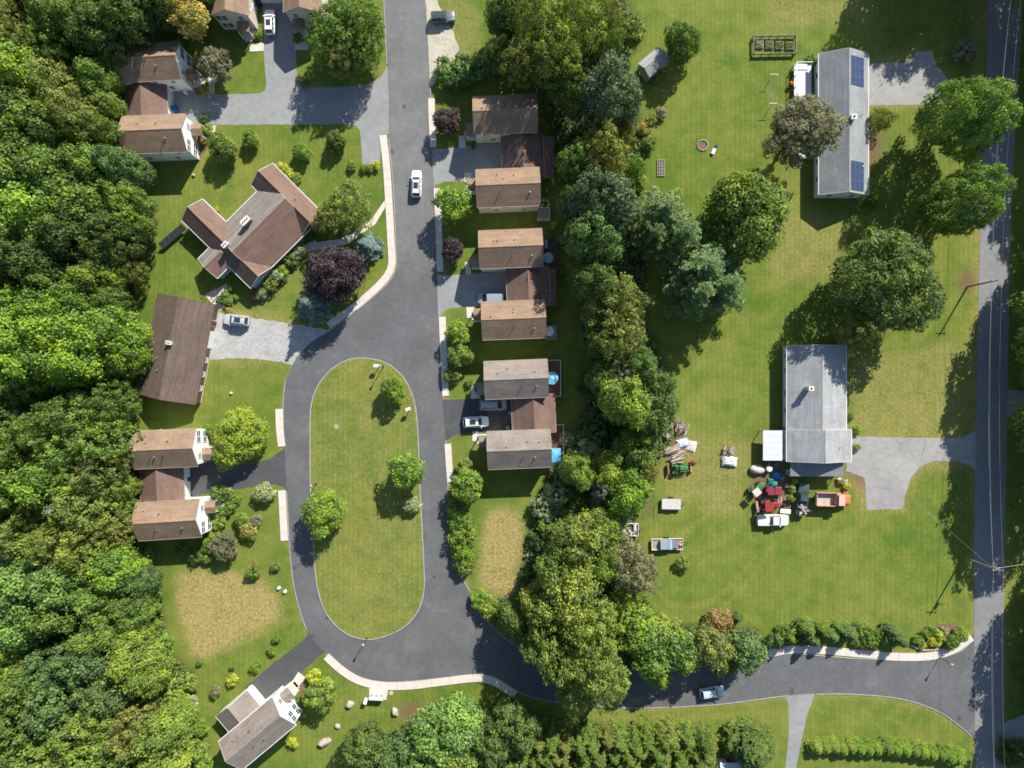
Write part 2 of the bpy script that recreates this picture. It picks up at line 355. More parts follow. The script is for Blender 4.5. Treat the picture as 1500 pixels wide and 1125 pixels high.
soil = soft([[(925, 742), (955, 732), (958, 745), (930, 758)], [(1260, 195), (1290, 190), (1288, 235), (1270, 245)], [(1405, 400), (1430, 395), (1425, 425), (1405, 425)], [(580, 1030), (645, 1035), (625, 1060), (590, 1055)], [(1268, 670), (1268, 720), (1235, 690), (1240, 672)], [(1102, 682), (1165, 690), (1164, 752), (1104, 752)], [(985, 618), (1004, 622), (1000, 678), (978, 676)], [(1118, 628), (1150, 628), (1150, 700), (1118, 690)]], 4)
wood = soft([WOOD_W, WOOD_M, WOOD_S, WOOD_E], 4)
mowh = soft([[(940, 0), (1440, 0), (1430, 510), (980, 520), (945, 330), (945, 150)], [(270, 180), (560, 180), (570, 300), (520, 300), (420, 240), (290, 260)], [(210, 250), (330, 250), (330, 600), (200, 600)], [(440, 520), (640, 520), (640, 940), (440, 940)], [(860, 1040), (1420, 1020), (1420, 1125), (860, 1125)]], 5)
mowv = soft([[(950, 150), (1150, 150), (1150, 320), (960, 300)], [(1250, 520), (1425, 500), (1425, 640), (1250, 640)], [(240, 960), (320, 960), (320, 1125), (280, 1125)]], 6) * .5
mowd = soft([[(940, 760), (1430, 690), (1430, 930), (960, 920), (930, 850)], [(980, 520), (1150, 500), (1150, 760), (960, 780)], [(300, 900), (450, 900), (440, 960), (330, 1050), (280, 1050)], [(440, 980), (700, 1000), (690, 1125), (430, 1125)]], 6)
def tracks(lines, w):
    m = np.zeros(GX.shape)
    for ln in lines:
        for p in cr(PX(ln), False, .35): m = np.maximum(m, np.exp(-((GX - p[0]) ** 2 + (GY - p[1]) ** 2) / (w * w)))
    return m
worn = tracks([[(1150, 776), (1200, 783), (1255, 776), (1300, 752), (1322, 748)], [(958, 858), (985, 886), (1020, 889), (1060, 866), (1105, 815)], [(948, 880), (990, 906), (1040, 902), (1092, 858), (1130, 800)], [(1290, 900), (1320, 890), (1345, 910)],
               [(1090, 690), (1060, 720), (1030, 760), (1000, 780)], [(300, 965), (340, 950), (400, 920), (440, 905)], [(280, 1000), (287, 1060), (305, 1110)], [(940, 640), (985, 720), (1000, 760)], [(830, 1050), (1000, 1052), (1140, 1040)]], .55) * .2
ny, nx = GX.shape
gv = np.stack([GX, GY, np.zeros_like(GX)], -1).reshape(-1, 3)
idx = np.arange(nx * ny).reshape(ny, nx)
gf = np.stack([idx[:-1, :-1], idx[:-1, 1:], idx[1:, 1:], idx[1:, :-1]], -1).reshape(-1, 4)

def np_mesh(name, verts, quads, mats, attr=None):
    me = bpy.data.meshes.new(name); me.vertices.add(len(verts)); me.vertices.foreach_set('co', np.ascontiguousarray(verts, dtype=np.float32).ravel())
    k = quads.shape[1]; me.loops.add(quads.size); me.loops.foreach_set('vertex_index', np.ascontiguousarray(quads, dtype=np.int32).ravel()); me.polygons.add(len(quads))
    me.polygons.foreach_set('loop_start', np.arange(0, quads.size, k, dtype=np.int32))
    for m in (mats if isinstance(mats, (list, tuple)) else [mats]): me.materials.append(m)
    me.update(calc_edges=True)
    if attr is not None:
        a = me.attributes.new('v', 'FLOAT', 'FACE'); a.data.foreach_set('value', np.ascontiguousarray(attr, dtype=np.float32))
    return me
edge = np.clip(soft([[(558, -40), (566, 100), (575, 300), (577, 395), (515, 462), (430, 525), (412, 590), (412, 640), (420, 780), (436, 890), (452, 930), (500, 985), (560, 1004), (700, 993), (800, 1030), (950, 1041), (1155, 1024), (1250, 1020), (1370, 1044), (1424, 1080), (1424, -40), (1476, -40), (1474, 1160), (1424, 1160), (1424, 930), (1350, 950), (1126, 958), (900, 978), (790, 955), (690, 860), (660, 790), (660, 640), (645, 300), (628, 0)],
    [(1240, 634), (1430, 636), (1430, 690), (1350, 690), (1326, 750), (1262, 752), (1240, 690)], [(306, 448), (480, 480), (410, 536), (304, 532)], [(1262, 88), (1345, 70), (1404, 124), (1362, 160), (1262, 160)]], 4) - .12, 0, 1) * .55
gme = np_mesh('ground', gv, gf, GRASS)
def colattr(me, name, r, g, b):
    a = me.color_attributes.new(name, 'FLOAT_COLOR', 'POINT'); a.data.foreach_set('color', np.stack([r, g, b, np.ones_like(r)], -1).astype(np.float32).ravel())
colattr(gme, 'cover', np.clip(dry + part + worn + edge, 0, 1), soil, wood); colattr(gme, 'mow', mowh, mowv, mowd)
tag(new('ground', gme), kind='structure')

# ------------------------------------------------------------------ roads, drives, kerbs, sidewalks
loop_l = [(561, -60), (563, 0), (566, 60), (569, 130), (570, 196), (575, 250), (579, 310), (581, 370), (581, 392), (571, 413), (549, 434), (519, 459), (487, 482), (458, 500), (436, 522), (421, 552), (416, 585), (416, 620), (418, 680), (422, 740), (425, 800), (430, 850), (439, 890), (450, 922), (462, 942), (478, 957), (500, 976), (528, 991), (560, 998), (600, 997), (650, 992), (700, 987), (728, 993), (760, 1012), (800, 1025), (880, 1034), (950, 1036), (1040, 1032), (1100, 1025), (1155, 1018), (1195, 1016), (1250, 1016), (1320, 1023), (1372, 1040), (1405, 1062), (1423, 1078)]
loop_r = [(1424, 930), (1418, 945), (1400, 957), (1350, 968), (1250, 965), (1160, 958), (1126, 963), (1060, 972), (960, 980), (880, 984), (820, 980), (780, 962), (735, 932), (703, 898), (688, 868), (668, 832), (656, 795), (655, 740), (655, 700), (652, 640), (648, 583), (645, 520), (642, 460), (640, 400), (637, 300), (633, 220), (630, 140), (626, 60), (623, 0), (621, -60)]
LL = cr(PX(loop_l), False, .8); LR = cr(PX(loop_r), False, .8)
sheet('road', LL + [W(1440, 1090)[:2], W(1440, 920)[:2]] + LR, .024, ROAD)
tl = [(1449, -400), (1447, -60), (1446, 40), (1442, 180), (1437, 290), (1434, 400), (1431, 560), (1429, 650), (1427, 780), (1427, 930), (1428, 1080), (1429, 1200), (1430, 1500)]
tr_ = [(1502, -400), (1500, -60), (1496, 40), (1488, 180), (1482, 290), (1479, 400), (1476, 560), (1474, 650), (1471, 800), (1470, 930), (1470, 1080), (1471, 1200), (1472, 1500)]
TL = cr(PX(tl), False, 1.2); TR = cr(PX(tr_), False, 1.2)
jit = lambda L, j=.05: [p + np.array((rnd.uniform(-j, j), rnd.uniform(-j, j))) for p in L]
sheet('town_road', jit(TL) + jit(TR)[::-1], .030, ROAD2)
isl = [(526, 525), (560, 530), (585, 547), (600, 570), (608, 597), (612, 640), (614, 700), (617, 760), (620, 820), (621, 858), (616, 885), (604, 906), (585, 922), (562, 932), (538, 936), (515, 931), (495, 918), (478, 897), (468, 870), (463, 840), (460, 800), (457, 750), (455, 690), (455, 620), (457, 592), (465, 568), (480, 547), (502, 531)]
IS = cr(PX(isl), True, .8)
sheet('island_lawn', IS, .118, GRASS, {'cover': (.22, 0, 0, 1), 'mow': (.9, .1, .35, 1)})
ribbon('island_kerb', IS + IS[:1], -.02, .17, .0, .14, KERB)
def sub(line, a, b):                         # stretch of a smoothed line between two map points
    P = np.array([p[:2] for p in line]); i = int(np.argmin(((P - np.array(W(*a)[:2])) ** 2).sum(1))); j = int(np.argmin(((P - np.array(W(*b)[:2])) ** 2).sum(1))); return line[min(i, j):max(i, j) + 1]
for a, b in (((563, 0), (566, 95)), ((572, 200), (479, 486)), ((416, 560), (417, 650)), ((419, 722), (450, 920)), ((479, 958), (1153, 1019)), ((1196, 1016), (1423, 1078))):
    ribbon('kerb', sub(LL, a, b), -.02, -.18, .0, .11, KERB)
for a, b in (((1420, 940), (660, 810)), ((655, 730), (652, 648)), ((648, 580), (643, 462)), ((640, 402), (636, 275)), ((633, 216), (624, 8))):
    ribbon('kerb', sub(LR, a, b), -.02, -.18, .0, .11, KERB)

zlay = [.004]
def drive(pts, mat, name='driveway', smooth=False, j=.07):
    zlay[0] += .0011; P = cr(PX(pts), True, .7) if smooth else dens(PX(pts), .6, j)
    return sheet(name, P, round(zlay[0], 4), mat)
drive([(246, 168), (246, 131), (285, 133), (288, 139), (380, 137), (388, 132), (390, 120), (386, 75), (384, -30), (420, -30), (432, 40), (435, 110), (442, 128), (480, 128), (540, 124), (558, 112), (566, 98), (575, 98), (575, 196), (560, 196), (556, 240), (531, 241), (528, 192), (520, 183), (500, 182), (310, 183), (283, 181), (276, 172), (262, 168)], DRIVE_MID)
drive([(630, 218), (650, 218), (738, 208), (738, 268), (690, 266), (650, 266), (640, 270), (630, 272)], DRIVE_MID)
drive([(638, 402), (660, 403), (700, 401), (748, 394), (748, 446), (690, 448), (655, 453), (645, 462), (638, 462)], DRIVE_MID)
drive([(645, 585), (690, 585), (756, 580), (756, 632), (690, 634), (666, 637), (656, 645), (646, 645)], DRIVE_NEW)
drive([(422, 650), (412, 660), (395, 672), (370, 680), (300, 677), (268, 684), (268, 730), (310, 722), (370, 713), (402, 709), (414, 714), (424, 722)], DRIVE_NEW)
drive([(455, 918), (447, 936), (410, 964), (358, 1007), (388, 1030), (430, 994), (472, 958), (482, 952)], DRIVE_NEW)
drive([(312, 452), (330, 461), (362, 464), (400, 470), (440, 476), (482, 484), (460, 505), (430, 535), (411, 530), (360, 524), (308, 527), (306, 490)], GRAVEL, 'gravel_yard', j=.12)
drive([(617, -20), (634, -20), (642, 8), (655, 28), (672, 66), (668, 88), (648, 104), (634, 126), (624, 128)], GRAVEL2, 'gravel_verge', j=.2)
drive([(1262, 93), (1330, 92), (1341, 76), (1366, 74), (1371, 96), (1385, 112), (1399, 124), (1380, 145), (1362, 153), (1300, 154), (1262, 155)], DRIVE_OLD)
drive([(1242, 639), (1330, 641), (1400, 642), (1412, 640), (1434, 628), (1434, 700), (1424, 684), (1405, 676), (1370, 675), (1347, 684), (1333, 702), (1326, 725), (1322, 745), (1270, 747), (1266, 700), (1240, 690)], DRIVE_OLD)
drive([(1150, 1021), (1196, 1013), (1184, 1040), (1176, 1075), (1166, 1125), (1160, 1200), (1140, 1200), (1150, 1125), (1156, 1070), (1155, 1030)], DRIVE_MID)
drive([(1470, 570), (1520, 575), (1600, 575), (1600, 612), (1520, 612), (1470, 612)], DRIVE_OLD)
drive([(1466, 1060), (1520, 1040), (1600, 1030), (1600, 1080), (1520, 1085), (1466, 1112)], DRIVE_OLD)
drive([(-120, 770), (12, 800), (22, 830), (8, 862), (-30, 980), (-120, 1000)], DRIVE_OLD, 'lane')

def sidewalk(pts, w, z=.125, n=1.52, close=None):
    L = cr(PX(pts), False, .12); P = np.array([p[:2] for p in L]); d = np.concatenate([[0], np.cumsum(np.hypot(*np.diff(P, axis=0).T))])
    k = max(1, int(round(d[-1] / n))); root = ribbon('sidewalk', L[::6] + [L[-1]], -w / 2 + .01, w / 2 - .01, 0.0, z - .03, KERB); root['kind'] = 'structure'
    def at(s):
        p = np.array([np.interp(s, d, P[:, 0]), np.interp(s, d, P[:, 1])]); q = np.array([np.interp(s + .05, d, P[:, 0]), np.interp(s + .05, d, P[:, 1])]) - np.array([np.interp(s - .05, d, P[:, 0]), np.interp(s - .05, d, P[:, 1])])
        q /= np.linalg.norm(q) + 1e-9; return p, np.array((-q[1], q[0]))
    for i in range(k):
        s0, s1 = d[-1] * i / k + .012, d[-1] * (i + 1) / k - .012; (a, na), (m_, nm), (b, nb) = at(s0), at((s0 + s1) / 2), at(s1); h = z + rnd.uniform(-.006, .006)
        poly = [a + na * w / 2, m_ + nm * w / 2, b + nb * w / 2, b - nb * w / 2, m_ - nm * w / 2, a - na * w / 2]
        MB().prism([tuple(p) for p in poly][::-1], z - .06, h).build('paving_slab', CONC, root)
    return root
sidewalk([(561, 198), (566, 240), (570, 300), (573, 355), (574, 387), (566, 406), (546, 427), (516, 452), (481, 477)], 1.28)
sidewalk([(632, 144), (633, 180), (635, 216)], 1.12); sidewalk([(640, 276), (643, 340), (645, 398)], 1.12); sidewalk([(648, 464), (650, 520), (653, 580)], 1.15); sidewalk([(656, 650), (658, 680), (660, 706)], 1.15)
sidewalk([(409, 599), (410, 628), (413, 654)], 1.3); sidewalk([(413, 718), (415, 755), (417, 792)], 1.3)
sidewalk([(478, 961), (500, 981), (527, 997), (560, 1004), (600, 1004), (650, 998), (698, 993), (725, 999), (755, 1018)], 1.35)
sidewalk([(1126, 957), (1160, 951), (1200, 952), (1260, 957), (1320, 962), (1368, 960), (1398, 950), (1423, 933)], 1.35)
sidewalk([(975, 974), (1000, 971), (1022, 970)], 1.3)
def pad(pts, name='concrete_pad', mat=CONC, z=.09): return tag(MB().prism([W(u, v)[:2] for u, v in pts][::-1], 0, z).build(name, mat), kind='structure')
pad([(541, 1008), (569, 1008), (566, 1025), (541, 1024)], z=.128)
for q in ([(304, 138), (314, 138), (315, 113), (306, 112)], [(308, 184), (316, 184), (314, 205), (306, 202)], [(366, 76), (386, 75), (387, 62), (366, 66)], [(432, 73), (452, 73), (452, 62), (432, 60)], [(672, 199), (682, 199), (682, 217), (672, 217)], [(680, 253), (690, 253), (690, 272), (680, 266)], [(681, 384), (690, 384), (690, 402), (682, 402)], [(683, 450), (694, 450), (698, 466), (684, 466)], [(690, 566), (702, 566), (704, 584), (690, 584)], [(692, 632), (700, 631), (706, 646), (692, 646)],
          [(433, 1010), (424, 1004), (437, 984), (448, 993)], [(330, 716), (338, 714), (338, 728), (326, 738), (322, 732)], [(318, 452), (308, 524), (303, 524), (312, 450)]): pad(q)
pad([(301, 432), (333, 415), (337, 425), (324, 440), (331, 452), (318, 456), (310, 445)], 'garden_path', z=.05)
pad([(458, 356), (500, 350), (545, 320), (566, 290), (569, 296), (550, 328), (508, 358), (462, 366)], 'garden_path', z=.04)
pad([(446, 358), (462, 352), (470, 362), (452, 370)], 'garden_path', z=.047)
# iron covers in the asphalt
for i, (u, v, r) in enumerate(((592, 156, .36), (432, 832, .34), (479, 905, .34), (636, 845, .33), (458, 931, .36), (493, 625, .42))):
    o = MB().cyl(*W(u, v)[:2], .0, .032 if i < 5 else .13, r, n=18).build('manhole_cover', IRON if i < 5 else KERB); tag(o, 'round iron manhole cover set flush in the dark asphalt of the loop road' if i < 5 else 'round concrete well cover in the island lawn', 'manhole', 'manhole covers in the loop road' if i < 5 else None)
for u, v in ((574, 222), (1160, 1012), (1405, 1052), (620, 785)): tag(MB().box(*W(u, v)[:2], .0, .6, .8, .034).build('drain_grate', IRON), 'rectangular iron drain grate at the kerb of the asphalt road', 'drain', 'drain grates at the kerb')

# ------------------------------------------------------------------ buildings
def win_mesh(w, h, cols=2):
    f = MB(); t = .09
    f.box(0, -w / 2 - t / 2, -t, .10, t, h + 2 * t); f.box(0, w / 2 + t / 2, -t, .10, t, h + 2 * t); f.box(0, 0, h, .10, w, t); f.box(.02, 0, -t, .16, w, t); f.box(.005, 0, h / 2 - .03, .08, w, .06)
    p = []
    for z0 in (0, h / 2 + .03):
        q = MB(); q.box(-.02, 0, z0, .05, w, h / 2 - .03); p.append(q.mesh('pane', GLASS))
    return f.mesh('window', TRIM), p
WM = {k: win_mesh(*k) for k in ((.85, 1.3), (.6, .7), (1.5, 1.2), (.8, 1.0))}
def window(parent, x, y, z, rot, k=(.85, 1.3)):
    f, ps = WM[k]; o = new('window', f, parent, (x, y, z), rot)
    for p in ps: new('pane', p, o)
    return o
DOORM = MB().box(.0, 0, 0, .10, 1.15, 2.2).mesh('door', TRIM); DOORL = MB().box(.03, 0, .08, .09, .92, 2.0).mesh('door_leaf', M('door_red', (.16, .05, .04), .1)); KNOB = MB().blob(.10, .36, 1.0, .05, .05, .05, 6, 4).mesh('handle', METAL)
def door(parent, x, y, rot):
    o = new('door', DOORM, parent, (x, y, .12), rot); new('door_leaf', DOORL, o); new('handle', KNOB, o)
def garage_door(parent, x, y, rot, w=4.8, h=2.25):
    f = MB(); f.box(.0, 0, .0, .08, w + .3, h + .15); o = f.build('garage_door', TRIM, parent, (x, y, .02), rot)
    for i in range(4): MB().box(.05, 0, .04 + i * h / 4, .06, w, h / 4 - .04).build('panel', WHITE, o)

VENT = MB().cyl(0, 0, -.2, .45, .07, n=8).mesh('vent_pipe', BLACK); VENTW = MB().cyl(0, 0, -.2, .28, .13, n=8).mesh('vent_pipe', METAL)
def gable(root, cx, cy, rot, L, Wd, ze, zr, wall, roof, roof2=None, oe=.28, og=.18, walls=True, trim=TRIM, shift=0.0):
    """one gabled block: ridge along its own x axis; L and Wd are the roof's outer sizes. Position is relative to the root."""
    loc = (cx, cy, 0); wl, ww = L - 2 * og, Wd - 2 * oe; pitch = (zr - ze) / (Wd / 2)
    if walls:
        zt = ze + oe * pitch - .05; h = wl / 2; y = ww / 2; zz = zr - .06
        vs = [(-h, -y, 0), (h, -y, 0), (h, y, 0), (-h, y, 0), (-h, -y, zt), (h, -y, zt), (h, y, zt), (-h, y, zt), (-h, 0, zz), (h, 0, zz)]
        MB().add(vs, [(0, 1, 5, 4), (2, 3, 7, 6), (1, 2, 6, 9, 5), (3, 0, 4, 8, 7), (4, 5, 9, 8), (6, 7, 8, 9)]).build('wall', wall, root, loc, rot)
        MB().box(0, 0, 0, wl + .05, ww + .05, .35).build('foundation', CONC, root, loc, rot)
    r = None; th = .13
    for s, m in ((1, roof), (-1, roof2 or roof)):
        a, b = L / 2, Wd / 2 * s
        vs = [(-a, b, ze), (a, b, ze), (a, 0, zr), (-a, 0, zr), (-a, b, ze - th), (a, b, ze - th), (a, 0, zr - th), (-a, 0, zr - th)]
        fs = [(0, 1, 2, 3), (7, 6, 5, 4), (0, 4, 5, 1), (1, 5, 6, 2), (2, 6, 7, 3), (3, 7, 4, 0)]
        if s < 0: fs = [f[::-1] for f in fs]
        o = MB().add(vs, fs).build('roof', m, root, loc, rot); r = r or o
        g = MB().box(0, b + .05 * s, ze - .15, L, .11, .13).build('gutter', trim, o)
    MB().add([(-L / 2 - .01, -.14, zr - .14 * pitch + .018), (L / 2 + .01, -.14, zr - .14 * pitch + .018), (L / 2 + .01, 0, zr + .035), (-L / 2 - .01, 0, zr + .035), (L / 2 + .01, .14, zr - .14 * pitch + .018), (-L / 2 - .01, .14, zr - .14 * pitch + .018)],
             [(0, 1, 2, 3), (3, 2, 4, 5)]).build('ridge_cap', roof2 or roof, r)
    for e in (-1, 1):
        x = e * (L / 2 + .02); f = MB()
        for s in (-1, 1):
            f.add([(x - .02, s * Wd / 2, ze - .17), (x + .02, s * Wd / 2, ze - .17), (x + .02, 0, zr - .17), (x - .02, 0, zr - .17), (x - .02, s * Wd / 2, ze + .015), (x + .02, s * Wd / 2, ze + .015), (x + .02, 0, zr + .015), (x - .02, 0, zr + .015)],
                  [(0, 1, 2, 3), (4, 5, 6, 7), (0, 1, 5, 4), (1, 2, 6, 5), (3, 0, 4, 7)])
        f.build('fascia', trim, r)
    def place(fn, lx, ly, lrot, *a):
        c, s_ = cos(rot), sin(rot); return fn(root, cx + lx * c - ly * s_, cy + lx * s_ + ly * c, *a, rot + lrot) if fn is not window else None
    def lw(lx, ly, z, lrot, k=(.85, 1.3)):
        c, s_ = cos(rot), sin(rot); window(root, cx + lx * c - ly * s_, cy + lx * s_ + ly * c, z, rot + lrot, k)
    def vent(lx, ly, m=VENT):
        z = zr - abs(ly) * pitch; c, s_ = cos(rot), sin(rot); new('vent_pipe', m, r, (lx, ly, z))
    return dict(r=r, win=lw, vent=vent, wl=wl, ww=ww, rot=rot, cx=cx, cy=cy, pitch=pitch, at=lambda lx, ly: (cx + lx * cos(rot) - ly * sin(rot), cy + lx * sin(rot) + ly * cos(rot)))

def porch(root, b, side, roof, wall):        # small gabled hood on posts over a front door on the +x end
    y = side * b['ww'] * .24; x0 = b['wl'] / 2; c = b['rot']; D = 1.7; w = 2.1
    loc = (*b['at'](x0, y), 0)
    o = MB().add([(0, -w / 2, 2.75), (D, -w / 2, 2.55), (D, w / 2, 2.55), (0, w / 2, 2.75), (0, 0, 3.25), (D, 0, 3.05), (0, -w / 2, 2.62), (D, -w / 2, 2.42), (D, w / 2, 2.42), (0, w / 2, 2.62)],
                 [(0, 1, 5, 4), (4, 5, 2, 3), (1, 7, 8, 2, 5), (6, 7, 1, 0), (3, 2, 8, 9), (9, 8, 7, 6)]).build('porch_roof', roof, root, loc, c)
    for s in (-1, 1):
        p = MB().box(D - .12, s * (w / 2 - .12), .1, .12, .12, 2.4).build('porch_post', TRIM, o)
        MB().box(D / 2 - .1, s * (w / 2 - .1), .75, D - .3, .05, .07).box(D / 2 - .1, s * (w / 2 - .1), .3, D - .3, .03, .05).build('railing', TRIM, o)
    MB().box(D / 2, 0, 0, D, w, .16).box(D + .2, 0, 0, .4, 1.3, .09).build('porch_step', CONC, root, loc, c)
    door(root, *b['at'](x0 + .02, y), c)

TRIMB = M('trim_tan', (.30, .25, .20), .1, 2.0, .6)
def unit(root, cx, cy, rot, side, wall, roof, L=10.7, Wd=6.35, ze=5.05, zr=6.95, vents=True, trim=TRIMB):
    b = gable(root, cx, cy, rot, L, Wd, ze, zr, wall, roof, trim=trim); h, y = b['wl'] / 2, b['ww'] / 2
    for ly in (-side * 1.25, -side * 2.25): b['win'](h + .03, ly, 3.3, 0)
    b['win'](h + .03, side * 1.5, 3.4, 0, (.8, 1.0))
    for ly in (-side * 1.1, -side * 2.1): b['win'](h + .03, ly, .95, 0)
    for lx in (-3.3, .4, 3.4): b['win'](lx, -y - .03, 3.5, -pi / 2, (.6, .7)); b['win'](lx + .2, y + .03, 3.5, pi / 2, (.6, .7))
    for lx in (-2.6, 2.2): b['win'](lx, -y - .03, 1.2, -pi / 2, (.8, 1.0)); b['win'](lx, y + .03, 1.2, pi / 2, (.8, 1.0))
    for ly, z in ((1.3, 3.3), (-1.3, 3.3), (-1.5, 1.0)): b['win'](-h - .03, ly, z, pi)
    window(root, *b['at'](-h - .03, 1.2), .35, b['rot'] + pi, (1.5, 1.2))
    porch(root, b, side, roof, wall)
    if vents: 
        vr = random.Random(int(cx * 31 + cy * 17 + rot * 5) + int(L * 10)); b['vent'](vr.uniform(-3.5, 3), -1.25, VENTW); b['vent'](vr.uniform(-2, 3.5), -vr.uniform(1.0, 1.9)); b['vent'](vr.uniform(-4, -2), vr.uniform(1.2, 2.0), VENTW); b['vent'](vr.uniform(-1, 2), 1.3)
        if vr.random() < .5: b['vent'](vr.uniform(-4, 4), -vr.uniform(.4, 2.2))
    return b

def duplex(label, units, gar, rot, wall, roof, groof, sides, vents=True, gdoor=True):
    cx = sum(u[0] for u in units) / 2; cy = sum(u[1] for u in units) / 2
    root = thing('duplex_house', label, 'house', (cx, cy, 0), 0, 'paired gabled houses joined by a garage')
    bs = [unit(root, u[0] - cx, u[1] - cy, rot + u[2], s, wall, roof, vents=vents) for u, s in zip(units, sides)]
    gx, gy, gw, gl = gar                     # garage: roof ridge runs across, between the two houses
    g = gable(root, gx - cx, gy - cy, rot + pi / 2, gl, gw, 2.85, 4.7, wall, groof, og=.02, trim=TRIMB)
    garage_door(root, *g['at'](0, -g['ww'] / 2 - .03), rot)
    return root, bs, g

d2 = R(2.2)
A = duplex('white duplex with tan roofs at the inner end of the forked grey driveway', [(-61.2, 54.2, R(3) - d2), (-60.2, 42.1, 0)], (-62.75, 48.2, 7.1, 6.9), d2, SIDW, RTAN, RBRN, (-1, 1))
E = duplex('white duplex with tan roofs behind the round lime-green tree', [(-58.4, -10.9, 0), (-57.8, -22.9, R(1))], (-60.1, -16.9, 7.5, 6.9), R(2.6), SIDW, RTAN, RBRN, (-1, 1))
B = duplex('cream duplex with tan roofs, its upper roof shaded by the big trees', [(-1.15, 45.4, 0), (-.65, 33.1, 0)], (1.8, 39.3, 7.2, 6.9), pi + d2, SIDC, RTAN, RBRN, (1, -1))
Cc = duplex('cream duplex with tan roofs and a pale umbrella on each rear deck', [(-.2, 22.8, 0), (.27, 10.8, 0)], (2.75, 16.8, 7.3, 6.7), pi + d2, SIDC, RTAN, RBRN, (1, -1))
D = duplex('grey-roofed duplex with a blue umbrella and a blue awning behind', [(.7, .8, 0), (1.2, -11.0, 0)], (3.7, -5.1, 7.4, 6.6), pi + d2, SIDC, RGRY, RBRN, (1, -1))
T = duplex('cream duplex with brown roofs and a white car at its garage', [(-47.6, 67.45, 0), (-35.3, 67.9, 0)], (-41.4, 70.2, 7.0, 6.9), -pi / 2, SIDC, RTAN, RTAN, (1, -1))

# single house with side garage, turned to the road
fr = R(39.8); F = thing('village_house', 'white gabled house with grey roof and side garage at the dark driveway', 'house', (-42.9, -58.8, 0), fr)
b = unit(F, 0, 0, 0, 1, SIDW, RGRY, 11.8, 6.2, trim=TRIM)
g = gable(F, -1.5, 4.35, pi / 2, 4.2, 7.0, 2.8, 4.5, SIDW, RGRY, og=.06); garage_door(F, *g['at'](.2, -g['ww'] / 2 - .03), 0, 2.7)
tag(pad([(364, 1005), (370, 1003), (390, 1028), (384, 1032)], z=.04), kind='structure')

# cross-winged ranch house
G = thing('ranch_house', 'low pale house with crossing red-brown gable roofs and two chimneys', 'house', (-43.5, 26.5, 0))
o = (-43.5, 26.5)
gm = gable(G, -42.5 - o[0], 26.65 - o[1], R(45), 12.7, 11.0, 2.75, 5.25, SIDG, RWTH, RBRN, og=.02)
w2 = gable(G, -49.0 - o[0], 24.1 - o[1], R(-44.5), 16.7, 5.1, 2.75, 4.5, SIDG, RBRN)
w1 = gable(G, -38.6 - o[0], 31.7 - o[1], R(-45), 12.3, 5.2, 2.75, 4.55, SIDG, RBRN)
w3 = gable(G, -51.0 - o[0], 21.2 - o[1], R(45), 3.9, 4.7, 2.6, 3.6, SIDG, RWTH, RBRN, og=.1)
for ly in (-.95, 0, .95): w2['win'](w2['wl'] / 2 + .03, ly, 1.2, 0, (.6, .7))
for lx in (-5, -2): w2['win'](lx, -w2['ww'] / 2 - .03, 1.0, -pi / 2)
for lx in (-4, -1, 2): w1['win'](lx, w1['ww'] / 2 + .03, 1.0, pi / 2)
for lx in (-3, 0, 3): gm['win'](lx, -gm['ww'] / 2 - .03, 1.0, -pi / 2)
w3['win'](.2, -w3['ww'] / 2 - .03, 1.0, -pi / 2, (.8, 1.0)); door(G, *w1['at'](w1['wl'] / 2 + .02, -.6), w1['rot'])
def chimney(root, x, y, z0, z1, sx, sy, rot=0.0, mat=BRICK, cap=CHIMW, pots=2):
    c = MB().box(0, 0, z0, sx, sy, z1 - z0).build('chimney', mat, root, (x, y, 0), rot)
    MB().box(0, 0, z1, sx + .16, sy + .16, .14).build('chimney_cap', cap, c)
    for i in range(pots): MB().cyl((i - (pots - 1) / 2) * sx / max(1, pots) * .9, 0, z1 + .14, z1 + .24, min(sy, sx / pots) * .26, n=8).build('flue', BLACK, c)
x, y, _ = W(359, 323, 5.9); chimney(G, x - o[0], y - o[1], 3.2, 5.8, 1.55, .8, R(45), BRICK, CHIMW, 3)
x, y, _ = W(329, 358, 5.4); chimney(G, x - o[0], y - o[1], 2.2, 5.3, .95, .6, R(45), CHIMW, CHIMW, 2)
for lx, ly in ((.5, 1.2),): w2['vent'](lx, ly)
w1['vent'](1.5, 1.0)

# long old brown outbuilding
K = thing('brown_barn', 'long low building with mossy dark brown shingle roof beside the gravel yard', 'barn', (-57.6, 6.0, 0))
k = gable(K, 0, 0, R(79.1), 17.5, 9.95, 2.85, 5.55, SIDB, RBARN, RBARN2, trim=WOODB)
x, y, _ = W(247, 502, 6.0); chimney(K, x + 57.6, y - 6.0, 4.4, 6.0, .8, .5, R(-11), CHIMW, CHIMW, 2)
for lx in (-6, -3.5, -1): k['win'](lx, -k['ww'] / 2 - .03, 1.0, -pi / 2, (.8, 1.0))
door(K, *k['at'](5.5, -k['ww'] / 2 - .02), R(79.1) - pi / 2); garage_door(K, *k['at'](2.6, -k['ww'] / 2 - .02), R(79.1) - pi / 2, 2.8)
for lx, ly in ((-4, 1.5), (-2, 2.2)): k['vent'](lx, ly, VENTW)

